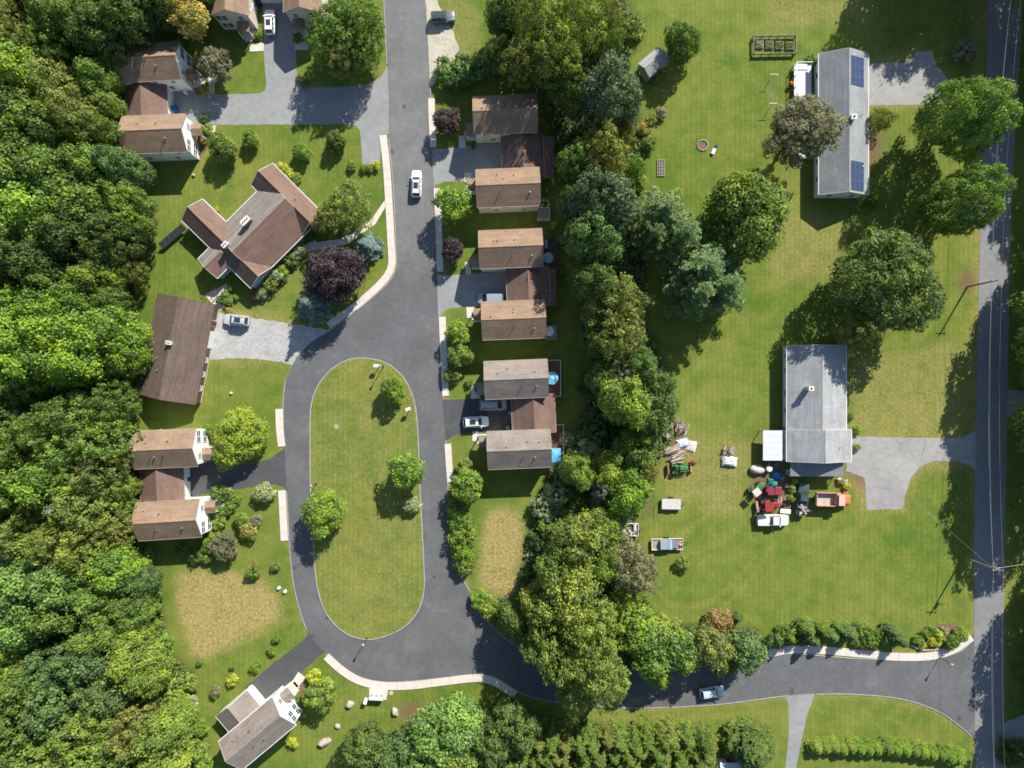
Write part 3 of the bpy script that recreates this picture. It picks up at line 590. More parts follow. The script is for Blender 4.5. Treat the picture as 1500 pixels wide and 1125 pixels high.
# white ranch with solar panels
S = thing('solar_ranch_house', 'long white house with grey roof carrying two blue solar arrays', 'house', (56.9, 44.6, 0))
s = gable(S, 0, 0, R(90), 24.2, 8.5, 2.9, 4.85, SIDW, RDRK, RSUN, oe=.4)  # east slope gets a lighter tone for the sun on it, west a darker one
for lx in (-9, -6, -2, 1, 5, 9): s['win'](lx, -s['ww'] / 2 - .03, 1.0, -pi / 2); s['win'](lx, s['ww'] / 2 + .03, 1.0, pi / 2)
for ly in (-2, 2): s['win'](-s['wl'] / 2 - .03, ly, 1.1, pi); s['win'](s['wl'] / 2 + .03, ly, 1.1, 0)
door(S, *s['at'](3.4, s['ww'] / 2 + .02), R(180)); door(S, *s['at'](-.5, -s['ww'] / 2 - .02), 0)
x, y, _ = W(1252, 170, 5.6); chimney(S, x - 56.9, y - 44.6, 3.6, 5.35, .75, .75, 0, CHIMW, CHIMW, 1)
s['vent'](1.15, -2.6, VENT); s['vent'](-7.5, -2.9, VENTW)
ang = math.atan(s['pitch'])
PAN = MB().box(0, 0, 0, .98, 1.56, .035).mesh('solar_panel', METAL); PANF = MB().box(0, 0, .036, .93, 1.50, .006).mesh('cell_sheet', SOLAR)
for y0, dx in ((53.6, 0.0), (35.8, 0.0)):
    for i in range(3):
        for j in range(3):
            # rows lie along the roof slope, facing east; the array sits flat on the slope
            d = .95 + j * 1.0; x = d * cos(ang); z = 4.85 - d * sin(ang) + .09
            p = new('solar_panel', PAN, S); p.location = (x + dx, y0 - i * 1.66 + 1.2 - 44.6, z); p.rotation_euler = (0, ang, 0); new('cell_sheet', PANF, p)
dk = thing('white_deck', 'white painted deck with railing along the solar house', 'deck', (50.75, 47.6, 0))
MB().box(0, 0, .75, 3.0, 16.6, .1).build('deck_floor', DECKW, dk)
for i in range(9):
    for sx in (-1.42,): MB().box(sx, -8.1 + i * 2.02, 0, .12, .12, 1.75).build('post', TRIM, dk)
MB().box(-1.42, 0, 1.7, .1, 16.4, .07).box(0, 8.2, 1.7, 2.8, .1, .07).box(-1.42, 0, 1.2, .04, 16.4, .05).build('railing', TRIM, dk)
for i in range(4): MB().box(-.7, -8.55 - i * .3, .6 - i * .18, 1.4, .3, .06).build('stair_tread', WOODG, dk)

# light grey ranch
Rr = thing('grey_ranch_house', 'low house with pale grey shingle roof stepped at the garage end', 'house', (52.3, -2.0, 0))
r1 = gable(Rr, 0, 1.4, R(90), 14.4, 10.2, 2.8, 5.0, SIDW, RLGT, oe=.35); r2 = gable(Rr, .4, -8.55, R(90), 5.5, 11.1, 2.85, 5.2, SIDW, RLGT, oe=.35, og=.1)
for lx in (-4, -1, 3, 5.5): r1['win'](lx, -r1['ww'] / 2 - .03, 1.0, -pi / 2); r1['win'](lx, r1['ww'] / 2 + .03, 1.0, pi / 2)
garage_door(Rr, *r2['at'](0, -r2['ww'] / 2 - .02), 0, 4.2); door(Rr, *r1['at'](1, -r1['ww'] / 2 - .02), 0)
x, y, _ = W(1186.5, 569, 5.2); chimney(Rr, x - 52.3, y + 2, 3.5, 5.7, .72, .6, 0, CHIMW, CHIMW, 1); r2['vent'](-.3, -3.0)
lean = MB(); lean.add([(47.9, -13.3, 2.62), (57.0, -13.3, 2.62), (57.0, -15.9, 2.35), (47.9, -15.9, 2.35), (47.9, -13.3, 2.5), (57.0, -13.3, 2.5), (57.0, -15.9, 2.23), (47.9, -15.9, 2.23)], [(0, 3, 2, 1), (4, 5, 6, 7), (3, 7, 6, 2), (0, 4, 7, 3), (1, 2, 6, 5)])
lo = lean.build('porch_roof', RDRK, Rr, (-52.3, 2, 0))
for px_ in (48.1, 51, 54, 56.8): MB().box(px_, -15.7, 0, .12, .12, 2.25).build('porch_post', TRIM, lo)
mr = thing('lean_to_shelter', 'lean-to of white metal sheets on posts beside the grey house', 'shelter', (45.0, -10.6, 0))
MT = M('sheet_metal', (.62, .66, .70), .05, 1.0, .35, .1, .5)
for i in range(5): MB().add([(-1.62, -2.6 + i * 1.04, 2.05), (1.62, -2.6 + i * 1.04, 2.3), (1.62, -1.58 + i * 1.04, 2.3), (-1.62, -1.58 + i * 1.04, 2.05), (-1.62, -2.6 + i * 1.04, 2.0), (1.62, -2.6 + i * 1.04, 2.25), (1.62, -1.58 + i * 1.04, 2.25), (-1.62, -1.58 + i * 1.04, 2.0)], [(0, 1, 2, 3), (7, 6, 5, 4), (0, 4, 5, 1), (2, 6, 7, 3), (3, 7, 4, 0)]).build('roof_sheet', MT, mr)
for sx in (-1.5, 1.5):
    for sy in (-2.4, 2.4): MB().box(sx, sy, 0, .1, .1, 2.0 + (.22 if sx > 0 else 0)).build('post', WOODG, mr)

# sheds
sh = thing('garden_shed', 'small grey garden shed with gabled roof beside a round tree', 'shed', (24.4, 55.5, 0))
q = gable(sh, 0, 0, R(40), 4.5, 2.95, 2.35, 3.25, SIDG, RLGT, oe=.12, og=.1, trim=WOODG); door(sh, *q['at'](.4, -q['ww'] / 2 - .02), R(-50)); q['win'](-1.2, -q['ww'] / 2 - .03, 1.1, -pi / 2, (.6, .7))
sh = thing('playhouse', 'small pale blue hut among the evergreen trees', 'shed', (*W(1064, 1124)[:2], 0))
q = gable(sh, 0, 0, R(0), 3.4, 3.6, 2.1, 2.9, SIDG, M('hut_roof', (.40, .50, .55), .1), oe=.15, og=.1); door(sh, *q['at'](0, q['ww'] / 2 + .02), R(90)); q['win'](-1.1, q['ww'] / 2 + .03, 1.1, pi / 2, (.6, .7))

# rear decks
def deck(x, y, sx, sy, z, mat, label, rail=True):
    d = thing('rear_deck', label, 'deck', (x, y, 0)); MB().box(0, 0, z - .1, sx, sy, .1).build('deck_floor', mat, d)
    for ax in (-1, 1):
        for ay in (-1, 1): MB().box(ax * (sx / 2 - .07), ay * (sy / 2 - .07), 0, .12, .12, z + .9).build('post', TRIM if rail else mat, d)
    if rail: MB().box(sx / 2 - .06, 0, z + .85, .08, sy - .2, .06).box(0, sy / 2 - .06, z + .85, sx - .2, .08, .06).box(0, -sy / 2 + .06, z + .85, sx - .2, .08, .06).box(sx / 2 - .06, 0, z + .4, .03, sy - .2, .04).build('railing', TRIM if rail else mat, d)
DK = M('deck_stain', (.14, .075, .055), .15, 3.0, .8)
deck(5.5, 29.6, 2.2, 2.2, .55, WOODG, 'grey deck crowded with pots behind the duplex under the big trees')
deck(6.7, 21.9, 2.9, 5.8, .5, DK, 'red-brown deck under the octagonal light blue umbrella', False)
deck(6.9, 9.0, 2.0, 2.6, .5, WOODG, 'small grey deck under the round white umbrella', False)
deck(7.3, 1.0, 2.4, 6.4, .5, DK, 'red-brown deck with pale railing under the blue umbrella')
deck(7.9, -9.6, 2.2, 5.2, .5, DK, 'red-brown deck with pale railing beside the blue awning')
for (x, y, w, l, lab) in ((6.3, 39.0, 1.9, 7.2, 'dark flat-roofed lean-to behind the shaded duplex'), (7.0, 16.6, 1.3, 6.6, 'dark flat-roofed lean-to behind the duplex with pale umbrellas')):
    t_ = thing('rear_lean_to', lab, 'shelter', (x, y, 0)); MB().add([(-w / 2, -l / 2, 2.7), (w / 2, -l / 2, 2.35), (w / 2, l / 2, 2.35), (-w / 2, l / 2, 2.7), (-w / 2, -l / 2, 2.6), (w / 2, -l / 2, 2.25), (w / 2, l / 2, 2.25), (-w / 2, l / 2, 2.6)], [(0, 1, 2, 3), (7, 6, 5, 4), (0, 4, 5, 1), (1, 5, 6, 2), (2, 6, 7, 3)]).build('roof', RBRN, t_)
    for sy in (-1, 0, 1): MB().box(w / 2 - .1, sy * (l / 2 - .15), 0, .12, .12, 2.28).build('post', TRIM, t_)

# ------------------------------------------------------------------ vegetation
def unit_dirs(n, g, zmin=-1.0):
    z = g.uniform(zmin, 1, n); a = g.uniform(0, 2 * pi, n); r = np.sqrt(1 - z * z); return np.stack([r * np.cos(a), r * np.sin(a), z], -1)
def leaves(pos, nrm, size, g, asp=.62, fold=.18):
    n = len(pos); nrm = nrm / (np.linalg.norm(nrm, axis=1, keepdims=True) + 1e-9); t = np.cross(nrm, g.normal(size=(n, 3))); t /= np.linalg.norm(t, axis=1, keepdims=True) + 1e-9; b = np.cross(nrm, t)
    s = size[:, None]; dn = nrm * s * fold
    v = np.stack([pos - t * s, pos + b * s * asp - dn, pos + t * s, pos - b * s * asp - dn], 1).reshape(-1, 3)
    return v, np.arange(4 * n).reshape(n, 4)
def lobed(seed, Rr, rz, nl, lr, per, leaf, zmin=-.8, core=.25, jitter=.22, spread=.42, elong=1.0, gap=0.0):
    """crown of leaf-sized faces gathered in billows; origin at its middle"""
    g = np.random.default_rng(seed); i = np.arange(nl) + .5; z = 1 - (1 - zmin) * i / nl; a = pi * (1 + 5 ** .5) * i + g.normal(0, .25, nl); r = np.sqrt(np.maximum(0, 1 - z * z))
    d = np.stack([r * np.cos(a), r * np.sin(a), z], -1); d += g.normal(0, .12, d.shape); d /= np.linalg.norm(d, axis=1, keepdims=True)
    ph = np.arctan2(d[:, 1], d[:, 0]); out = 1 + .12 * np.sin(2 * ph + g.uniform(0, 6)) + .09 * np.sin(3 * ph + g.uniform(0, 6)) + .06 * np.sin(5 * ph + g.uniform(0, 6))
    rad = (1 - lr * .8) * out * (1 - jitter * g.random(nl) ** 1.5); c = d * rad[:, None] * np.array((Rr, Rr, rz)); lrr = Rr * lr * g.uniform(.5, 1.45, nl)
    keep = g.random(nl) > gap; c, lrr, d = c[keep], lrr[keep], d[keep]; nl = len(c)
    P, N, V = [], [], []; lobv = g.normal(size=nl)
    for k in range(nl):
        m = int(per * (lrr[k] / (Rr * lr)) ** 2); q = unit_dirs(m, g, -.55); q += .35 * d[k]; q /= np.linalg.norm(q, axis=1, keepdims=True)
        rr = lrr[k] * (1 - spread * g.random(m) ** 1.6 + .15 * g.normal(size=m) + .45 * (g.random(m) < .07)); p = c[k] + q * rr[:, None] * np.array((1, 1, .8 * elong))
        P.append(p); N.append(q + g.normal(0, .52, q.shape) + np.array((0, 0, .35))); V.append(np.clip(.5 + .2 * lobv[k] + .2 * g.normal(size=m), 0, 1))
    P, N, V = np.concatenate(P), np.concatenate(N), np.concatenate(V)
    hide = np.zeros(len(P), bool)
    for k in range(nl): hide |= (((P - c[k]) / np.array((1, 1, .8 * elong))) ** 2).sum(1) < (lrr[k] * .62) ** 2
    P, N, V = P[~hide], N[~hide], V[~hide]
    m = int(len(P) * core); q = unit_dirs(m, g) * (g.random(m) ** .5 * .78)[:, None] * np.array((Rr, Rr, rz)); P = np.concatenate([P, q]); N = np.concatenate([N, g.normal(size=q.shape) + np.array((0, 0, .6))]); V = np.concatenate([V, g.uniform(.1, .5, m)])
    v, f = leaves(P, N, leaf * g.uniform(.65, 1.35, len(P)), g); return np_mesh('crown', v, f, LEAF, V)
def whorled(seed, Rr, h, tiers, per, leaf, nb=(7, 10), power=1.0, up=.10, dens_=26, width=.16):
    """conifer: branches in whorls around a leader; origin at the foot of the crown"""
    g = np.random.default_rng(seed); P, N, V = [], [], []
    for t in range(tiers):
        f = t / (tiers - 1); z0 = h * (.02 + .95 * f); L = Rr * max(.06, (1 - f) ** power) ; k = g.integers(*nb); off = g.uniform(0, 6.28)
        for b in range(k):
            a = off + 2 * pi * b / k + g.normal(0, .16); l = L * g.uniform(.72, 1.12); m = max(6, int(dens_ * l)); s = g.random(m) ** .65; val = .5 + .16 * g.normal()
            w = width * l * (1 - .72 * s) + .05; lat = g.normal(0, 1, m) * w; zz = z0 + up * l * s ** 1.3 - .10 * l * s * g.random(m) + g.normal(0, .06, m) * l * .4
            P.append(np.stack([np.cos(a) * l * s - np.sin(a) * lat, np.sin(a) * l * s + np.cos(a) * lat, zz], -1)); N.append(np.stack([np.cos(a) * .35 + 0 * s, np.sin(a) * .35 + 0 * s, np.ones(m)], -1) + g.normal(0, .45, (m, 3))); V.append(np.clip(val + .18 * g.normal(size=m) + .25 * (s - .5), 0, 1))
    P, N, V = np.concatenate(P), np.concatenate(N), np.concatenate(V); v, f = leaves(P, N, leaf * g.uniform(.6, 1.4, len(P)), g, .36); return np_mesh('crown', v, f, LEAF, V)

PROTO = {
 'maple': [lobed(s, 5, 4.0, 95, .225, 150, .21, core=.14) for s in (1, 2, 3, 4)],
 'oak':   [lobed(s, 5, 3.9, 150, .165, 92, .19, core=.16, jitter=.2) for s in (11, 12, 13)],
 'ash':   [lobed(s, 5, 3.8, 230, .115, 50, .165, core=.22, jitter=.34, spread=.6, gap=.12) for s in (21, 22, 23, 24)],
 'birch': [lobed(31, 5, 4.6, 360, .11, 92, .15, core=.30, jitter=.5, spread=.85, gap=.12)],
 'small': [lobed(s, 2.4, 2.0, 62, .22, 78, .15, core=.16, jitter=.24) for s in (41, 42, 43)],
 'bush':  [lobed(s, 1.4, 1.0, 34, .26, 62, .115, zmin=-.15, core=.15, jitter=.25) for s in (51, 52, 53, 54)],
 'shrub': [lobed(s, .7, .55, 16, .33, 46, .085, zmin=-.1, core=.15, jitter=.2) for s in (61, 62)],
 'pine':  [whorled(s, 5.2, 11.0, 11, 0, .24, (6, 9), .75, .16, 46, .17) for s in (71, 72)],
 'spruce': [whorled(s, 2.4, 6.5, 15, 0, .16, (8, 11), 1.0, .02, 62, .15) for s in (75, 76)],
 'cedar': [whorled(s, 1.5, 4.6, 13, 0, .13, (8, 11), .55, .30, 80, .22) for s in (78, 79)],
}
 
PROTO['bigoak'] = [lobed(s_, 8, 6.2, 300, .115, 84, .215, core=.15, jitter=.2) for s_ in (15, 17)]
RAD = dict(bigoak=8, maple=5, oak=5, ash=5, birch=5, small=2.4, bush=1.4, shrub=.7, pine=5.2, spruce=2.4, cedar=1.5)
RZ = dict(bigoak=6.2, maple=4.0, oak=3.9, ash=3.8, birch=4.6, small=2.0, bush=1.0, shrub=.55, pine=11, spruce=6.5, cedar=4.6)
def trunk_mesh(seed, limbs, mat, r0=.26):    # unit-height trunk with limbs spreading into the crown (height 1 = crown middle)
    q = random.Random(seed); m = MB(); H = 8.0
    m.tube([(0, 0, -.15), (q.uniform(-.1, .1), q.uniform(-.1, .1), H * .4), (q.uniform(-.3, .3), q.uniform(-.3, .3), H * .8), (q.uniform(-.4, .4), q.uniform(-.4, .4), H * 1.2)], [r0 * 1.35, r0, r0 * .7, r0 * .2], 7)
    for i in range(limbs):
        a = 2 * pi * i / limbs + q.uniform(-.4, .4); z = H * q.uniform(.7, .95); l = q.uniform(2.2, 3.2)
        m.tube([(0, 0, z), (cos(a) * l * .5, sin(a) * l * .5, z + l * .35), (cos(a) * l, sin(a) * l, z + l * .55)], [r0 * .5, r0 * .32, r0 * .08], 5)
    return m.mesh('trunk', mat, True)
TRK = {'t': [trunk_mesh(s, 7, BARK) for s in (1, 2)], 'w': [trunk_mesh(5, 11, BARKW, .2)], 'c': [trunk_mesh(3, 0, BARK)]}
COL = dict(bright=(.186, .310, .034), mid=(.158, .252, .042), dark=(.106, .168, .038), olive=(.212, .248, .058), yellow=(.222, .290, .054), lemon=(.220, .308, .046), cool=(.132, .216, .062), slate=(.118, .170, .086), purple=(.085, .058, .068),
           blue=(.20, .275, .250), brown=(.205, .200, .105), lime=(.46, .50, .04), gold=(.38, .33, .07), rust=(.30, .22, .08), pine=(.150, .240, .086), grey=(.26, .255, .19), fresh=(.165, .288, .062), pale=(.32, .39, .18))
CW = dict(bright='bright green', mid='mid green', dark='dark green', olive='olive green', yellow='yellow-green', lemon='light yellow-green', cool='cool green', slate='slate green', purple='dark purple', blue='silver-blue', brown='brownish olive', lime='lime yellow', gold='golden', rust='rusty orange', pine='deep green', grey='greyish', fresh='fresh green', pale='pale green')
KW = dict(bigoak='broad tree', maple='billowy broadleaf tree', oak='dense broadleaf tree', ash='feathery broadleaf tree', birch='airy pale-stemmed tree', small='small round-crowned tree', bush='rounded bush', shrub='small shrub', pine='star-branched pine tree', spruce='conical spruce', cedar='feathery evergreen')
ZC = dict(bigoak=8.6, maple=8.2, oak=8.0, ash=8.0, birch=8.8, small=3.0, bush=.85, shrub=.42)
nplant = [0]
def plant(kind, u, v, r, col, where, group, zc=None, sz=None, label=None, lean=0, sy=None):
    """u, v, r: middle and radius of the crown on the map; zc: height of the crown's middle above the ground"""
    nplant[0] += 1; q = random.Random(nplant[0] * 13 + 5); con = kind in ('pine', 'spruce', 'cedar')
    if con: zc = zc if zc is not None else {'pine': 8.0, 'spruce': 3.0, 'cedar': 2.6}[kind]
    else:
        zc = zc if zc is not None else ZC[kind]
    rm = r * (CH - zc) / 1000; sc = rm / RAD[kind]; big = kind in ('maple', 'oak', 'ash', 'bigoak')
    if big: zc = min(zc, 2.0 + rm * 1.5)
    if kind in ('small', 'bush', 'shrub') : zc = max(zc * min(1.5, max(.6, sc)), RZ[kind] * sc * .75)
    x, y, _ = W(u, v, zc)
    nm = {'pine': 'pine_tree', 'spruce': 'spruce_tree', 'cedar': 'evergreen_tree', 'bush': 'bush', 'shrub': 'shrub', 'small': 'small_tree', 'birch': 'birch_tree'}.get(kind, 'broadleaf_tree')
    cat = 'bush' if kind in ('bush', 'shrub') else 'tree'
    root = thing(nm, label or f'{CW[col]} {KW[kind]} {where}', cat, (x, y, 0), q.uniform(0, 6.28), group)
    cm = q.choice(PROTO[kind]); c0 = COL[col]; k = q.uniform(.9, 1.12); hue = q.uniform(-.06, .06)
    cr_ = new('crown', cm, root); cr_.color = (c0[0] * k * (1 + hue), c0[1] * k, c0[2] * k * (1 - hue), 1)
    if con:
        h = sz or (zc * 1.75 if kind != 'pine' else 15.0); z0 = .08 * h if kind != 'pine' else .2 * h
        cr_.location = (0, 0, z0); cr_.scale = (sc, sc, (h - z0) / RZ[kind]); t = new('trunk', TRK['c'][0], root); t.scale = (.5 * max(.25, sc), .5 * max(.25, sc), h / 9.8)
    else:
        s_z = sz or (max(sc * 1.05, zc * .84 / RZ[kind]) * q.uniform(.94, 1.06) if big else sc * q.uniform(.92, 1.12)); cr_.location = (0, 0, zc); cr_.scale = (sc * q.uniform(.95, 1.05), sc * (sy or q.uniform(.95, 1.05)), s_z)
        t = new('trunk', q.choice(TRK['w' if kind == 'birch' else 't']), root); ts = sc * (1 if kind in ('maple', 'oak', 'ash', 'birch', 'bigoak') else RAD[kind] / 5); t.scale = (ts, ts, zc / 8.0)
        if kind in ('bush', 'shrub'): t.name = 'stem'
    return root

FW, FG = 'in the dense wood beside the brown-roofed houses', 'trees of the dense wood'
wood_w = """m -20 20 40 mid|a 20 35 38 olive|o 68 8 32 dark|m 104 34 36 mid|o 150 50 36 dark|o 195 22 40 dark|o 242 14 28 dark|o 176 84 22 dark|a 28 72 36 olive|m 38 112 48 bright|a 84 72 30 mid|a 94 96 26 cool|a 96 142 46 olive|m 148 118 26 mid|m 160 156 20 yellow|m -15 130 40 mid|m 22 164 44 dark|m 62 188 42 mid|m 10 205 40 mid|a 122 180 38 olive|a 156 196 26 mid|m 166 206 14 lemon
m 30 252 48 mid|m 88 258 46 mid|m 140 246 34 mid|o 182 248 32 cool|o 188 292 30 mid|m 56 312 52 bright|m 122 302 46 mid|o 192 326 28 mid|m 108 344 42 dark|o 168 352 38 dark|o 18 372 44 dark|o 62 386 42 dark|m -25 300 45 mid|o -22 410 38 dark|m 86 412 30 mid|m 150 404 30 lemon|a 196 400 18 olive|a 44 424 22 olive|m 22 452 34 bright|m 76 456 36 bright|m 124 440 32 mid|o 164 438 24 mid
m 28 496 48 bright|m 94 490 46 bright|m 162 490 46 bright|m 60 530 42 bright|m 124 524 42 bright|m 188 520 28 bright|a 42 562 30 mid|a 10 586 30 cool|a 22 616 28 cool|m -25 540 40 bright|a 168 590 32 mid|a 120 608 42 mid|a 74 632 38 mid|a 158 642 42 mid|a 110 662 42 mid|a 30 655 38 mid|m 20 702 38 mid|m 76 706 42 bright|a 152 690 34 olive|a 180 716 22 lemon|a 132 742 42 yellow|a 62 746 28 olive|a -22 670 38 mid
a 32 782 36 yellow|a 86 790 36 yellow|a 132 802 40 yellow|a 172 772 28 olive|a 190 744 16 mid|m 42 856 46 fresh|m 100 852 42 fresh|m 30 906 44 fresh|m 92 892 38 mid|m 166 830 32 bright|m 206 852 22 cool|m 150 872 32 mid|m 16 950 34 bright|m 198 890 26 mid|m -25 860 30 mid|m 148 930 34 mid|m 188 930 26 lemon|o 132 962 38 cool|o 82 972 34 cool|m 202 966 32 lemon
o 40 1002 42 mid|o 92 1022 42 cool|o 158 1010 38 cool|a 152 1042 36 lemon|m 220 990 26 lemon|a 204 1062 36 olive|m 244 1068 34 lemon|o 130 1082 42 mid|o 42 1062 46 mid|o 62 1112 42 mid|o 8 1110 38 dark|a 180 1110 38 mid|m 240 1116 34 lemon|a 100 1128 38 olive|m -25 1000 40 mid|m 150 -25 42 mid|m 30 -30 45 mid|o 230 -30 38 dark|o 290 -28 30 dark|m 130 1160 42 mid|m 220 1160 42 lemon|m 30 1160 42 mid|o -25 220 40 mid|m -25 760 34 mid|m -25 1080 40 mid"""
KEY = dict(m='maple', o='oak', a='ash', b='bush', s='small', h='shrub', p='pine', c='cedar', f='spruce')
def many(txt, where, group, **kw):
    for it in txt.replace('\n', '|').split('|'):
        k, u, v, r, c = it.split()[:5]; z = it.split()[5:]
        plant(KEY[k], float(u), float(v), float(r), c, where, group, zc=float(z[0]) if z else None, **kw)
many(wood_w, FW, FG)
many("""b 196 420 12 olive|b 224 872 14 cool|b 226 918 15 mid|b 240 940 14 bright|b 218 840 10 mid|b 250 1012 20 lemon|b 268 1034 18 bright|b 276 1000 14 yellow|b 282 1098 18 lemon|b 290 1066 14 bright|b 262 1070 18 lemon|b 300 1120 14 bright|b 240 1036 18 bright|b 212 815 14 mid|b 196 800 10 cool|b 215 870 16 dark|b 186 745 10 pale|b 280 1030 12 pale""", 'on the grassy edge of the dense wood', 'bushes along the wood edge')

BW, BG = 'in the tree belt behind the duplexes', 'trees of the belt behind the duplexes'
many("""a 782 36 42 yellow 10|a 846 34 42 yellow 10|a 818 88 44 yellow 10|a 768 94 36 olive 9.5|o 738 26 28 dark|o 728 84 22 dark 6|a 884 24 26 olive|s 926 46 21 yellow 4|o 894 142 46 slate 9.5|o 838 136 32 dark|a 896 66 18 mid 6|a 882 226 40 olive|a 842 238 28 mid|a 910 200 24 olive 7|o 880 298 48 slate 9.5|o 868 346 42 cool 9|a 930 248 16 mid 5|o 838 300 24 dark|m 1096 320 58 mid 8.5|m 1078 298 36 yellow 9
o 872 416 36 dark|a 898 446 44 olive|a 906 492 42 olive|o 876 494 26 dark 6|o 938 538 28 cool|a 912 556 24 grey 9|m 918 588 38 lemon|o 958 604 34 cool|o 962 566 24 cool 7|m 880 552 22 dark 6|m 932 652 32 mid 6|m 896 688 26 lemon 5|a 944 690 20 olive 5|a 882 712 18 grey 5|m 918 718 36 bright 6|m 848 690 26 mid 5|m 848 790 38 yellow 8|m 820 824 34 mid 8|a 926 832 42 brown 6|m 832 860 42 yellow 9|m 882 826 26 mid 6
m 796 884 34 yellow 9|a 852 900 46 yellow 10|a 800 932 40 yellow 10|a 862 958 50 yellow 10|a 888 998 34 yellow 9|a 838 1008 32 yellow 9|a 828 960 40 yellow 10|s 928 920 34 bright 4|s 958 950 36 mid 4|s 998 952 30 mid 4|s 1040 950 32 olive 4|s 1096 956 28 cool 4|s 1060 968 22 mid 3|s 900 900 24 mid 4|s 970 925 26 lemon 3.5|s 960 980 24 bright 3.5|m 880 770 26 lemon 6|m 760 905 28 dark 5""", BW, BG)
for u, v, r, zc in ((972, 312, 52, 8), (1034, 392, 66, 9), (1000, 345, 44, 8), (955, 345, 34, 7.5), (1062, 420, 44, 8), (1020, 430, 44, 7.5)): plant('pine', u, v, r, 'pine', 'on the lawn edge of the tree belt', 'pines on the lawn edge', zc=zc)
plant('bush', 1052, 913, 21, 'rust', '', None, label='rusty orange rounded bush at the end of the lawn')
many("""b 830 690 22 cool|b 812 726 22 pale|b 798 746 20 pale|b 806 776 20 mid|b 824 756 20 cool|b 846 720 18 mid|b 862 662 20 pale|b 850 650 16 cool|b 870 636 20 cool|b 876 742 18 pale|b 900 762 20 pale|b 872 612 18 dark|b 884 582 16 dark|b 800 800 16 dark|b 816 800 18 mid|b 905 790 16 lemon|b 892 812 16 mid|b 850 740 18 mid|b 940 885 14 mid|b 905 880 18 lemon|b 920 900 18 pale|b 832 645 12 pale|b 842 670 16 pale|b 936 706 9 mid|b 930 740 16 lemon|b 910 745 18 pale|b 862 700 18 dark|b 785 790 12 dark|b 775 850 14 dark|b 780 880 18 dark|b 868 480 16 dark|b 866 440 16 dark|b 855 560 14 dark|b 926 470 16 dark|b 890 250 16 lemon|b 935 268 12 lemon|b 950 210 12 mid|b 940 190 10 gold|b 955 175 10 yellow|b 948 182 8 rust|b 968 166 9 grey""", 'in the tangled undergrowth of the tree belt', 'bushes of the tree belt')

RG = 'shrubs and small trees on the verges of the loop road'
many("""s 684 712 24 bright 3|s 680 684 13 olive 2|b 671 740 16 mid|b 675 762 18 bright|b 678 786 20 mid|b 678 812 18 bright|b 680 830 14 olive|b 702 876 14 bright|b 718 892 17 lemon|s 670 488 19 bright 2.6|s 674 520 18 lemon 2.6|b 664 548 13 olive|s 665 298 26 bright 3.4|b 655 104 20 fresh|b 682 102 22 fresh|b 706 100 20 fresh|b 668 120 16 dark|b 688 560 7 lemon""", 'on the verge between the loop road and the duplexes', RG)
for (u, v, r, wh) in ((655, 178, 20, 'beside the driveway of the shaded duplex'), (663, 366, 17, 'on the verge by the narrow sidewalk'), (490, 402, 41, 'beside the silver-blue spruces')): plant('small' if r < 30 else 'maple', u, v, r, 'purple', wh, None, zc=3 if r < 30 else 5.5)
plant('spruce', 458, 446, 30, 'blue', 'at the bend beside the dark purple tree', None, sz=8.5); plant('spruce', 536, 360, 24, 'blue', 'beside the garden path', None, sz=6)
IW = 'on the oval island lawn'
plant('small', 576, 570, 18, 'bright', '', None, label='smallest bright tree on the oval island lawn, beside a lamp post', zc=3); plant('small', 595, 690, 26, 'bright', '', None, label='bright leafy tree on the island lawn above a flowering shrub', zc=3.4); plant('maple', 473, 752, 32, 'bright', '', None, label='broad light green tree at the island kerb overhanging the road', zc=3.6, sz=.72)
plant('oak', 350, 640, 40, 'lime', '', None, label='large round lime-green tree in front of the white duplex', zc=3.4, sz=.8).children[0].color = (.27, .36, .035, 1)
plant('bush', 305, 629, 9, 'bright', '', None, label='clipped round green bush at the white gable wall')
many("""s 367 204 13 bright 2.2|s 442 222 13 bright 2.4|s 491 207 15 dark 2.4|s 326 218 21 mid 2.2|a 508 306 40 yellow 4.5|a 484 320 26 olive 4|a 505 34 44 mid 6|a 535 40 34 mid 6|a 482 66 30 mid 5.5|a 525 74 32 mid 5.5|a 505 88 26 olive 5|s 316 94 24 brown 3.4|s 302 86 12 lemon 2|s 276 24 28 gold 6""", 'in the front gardens of the houses', 'small trees of the front gardens')
plant('birch', 1176, 192, 52, 'brown', '', None, label='airy brownish tree leaning over the deck of the solar house', zc=9)
plant('ash', 1290, 176, 19, 'olive', '', None, label='olive green bush-like tree at the wall of the solar house', zc=3.2)
for (u, v, r, lab, zc, rz) in ((1414, 174, 54, 'tall green tree shading the grey driveway of the solar house', 9.6, 1.35), (1408, 296, 48, 'tall green tree standing alone at the town road verge', 9.2, 1.3), (1298, 412, 72, 'broad dark green tree whose shadow falls on the grey ranch roof', 8.6, 1.0)): plant('bigoak', u, v, r, 'mid' if r < 70 else 'dark', '', None, label=lab, zc=zc, sz=rz)
plant('ash', 1254, 484, 30, 'olive', '', None, label='small olive tree at the corner of the grey ranch roof', zc=5.5)
plant('oak', 1000, 62, 26, 'mid', '', None, label='round green tree beside the small grey shed', zc=4)
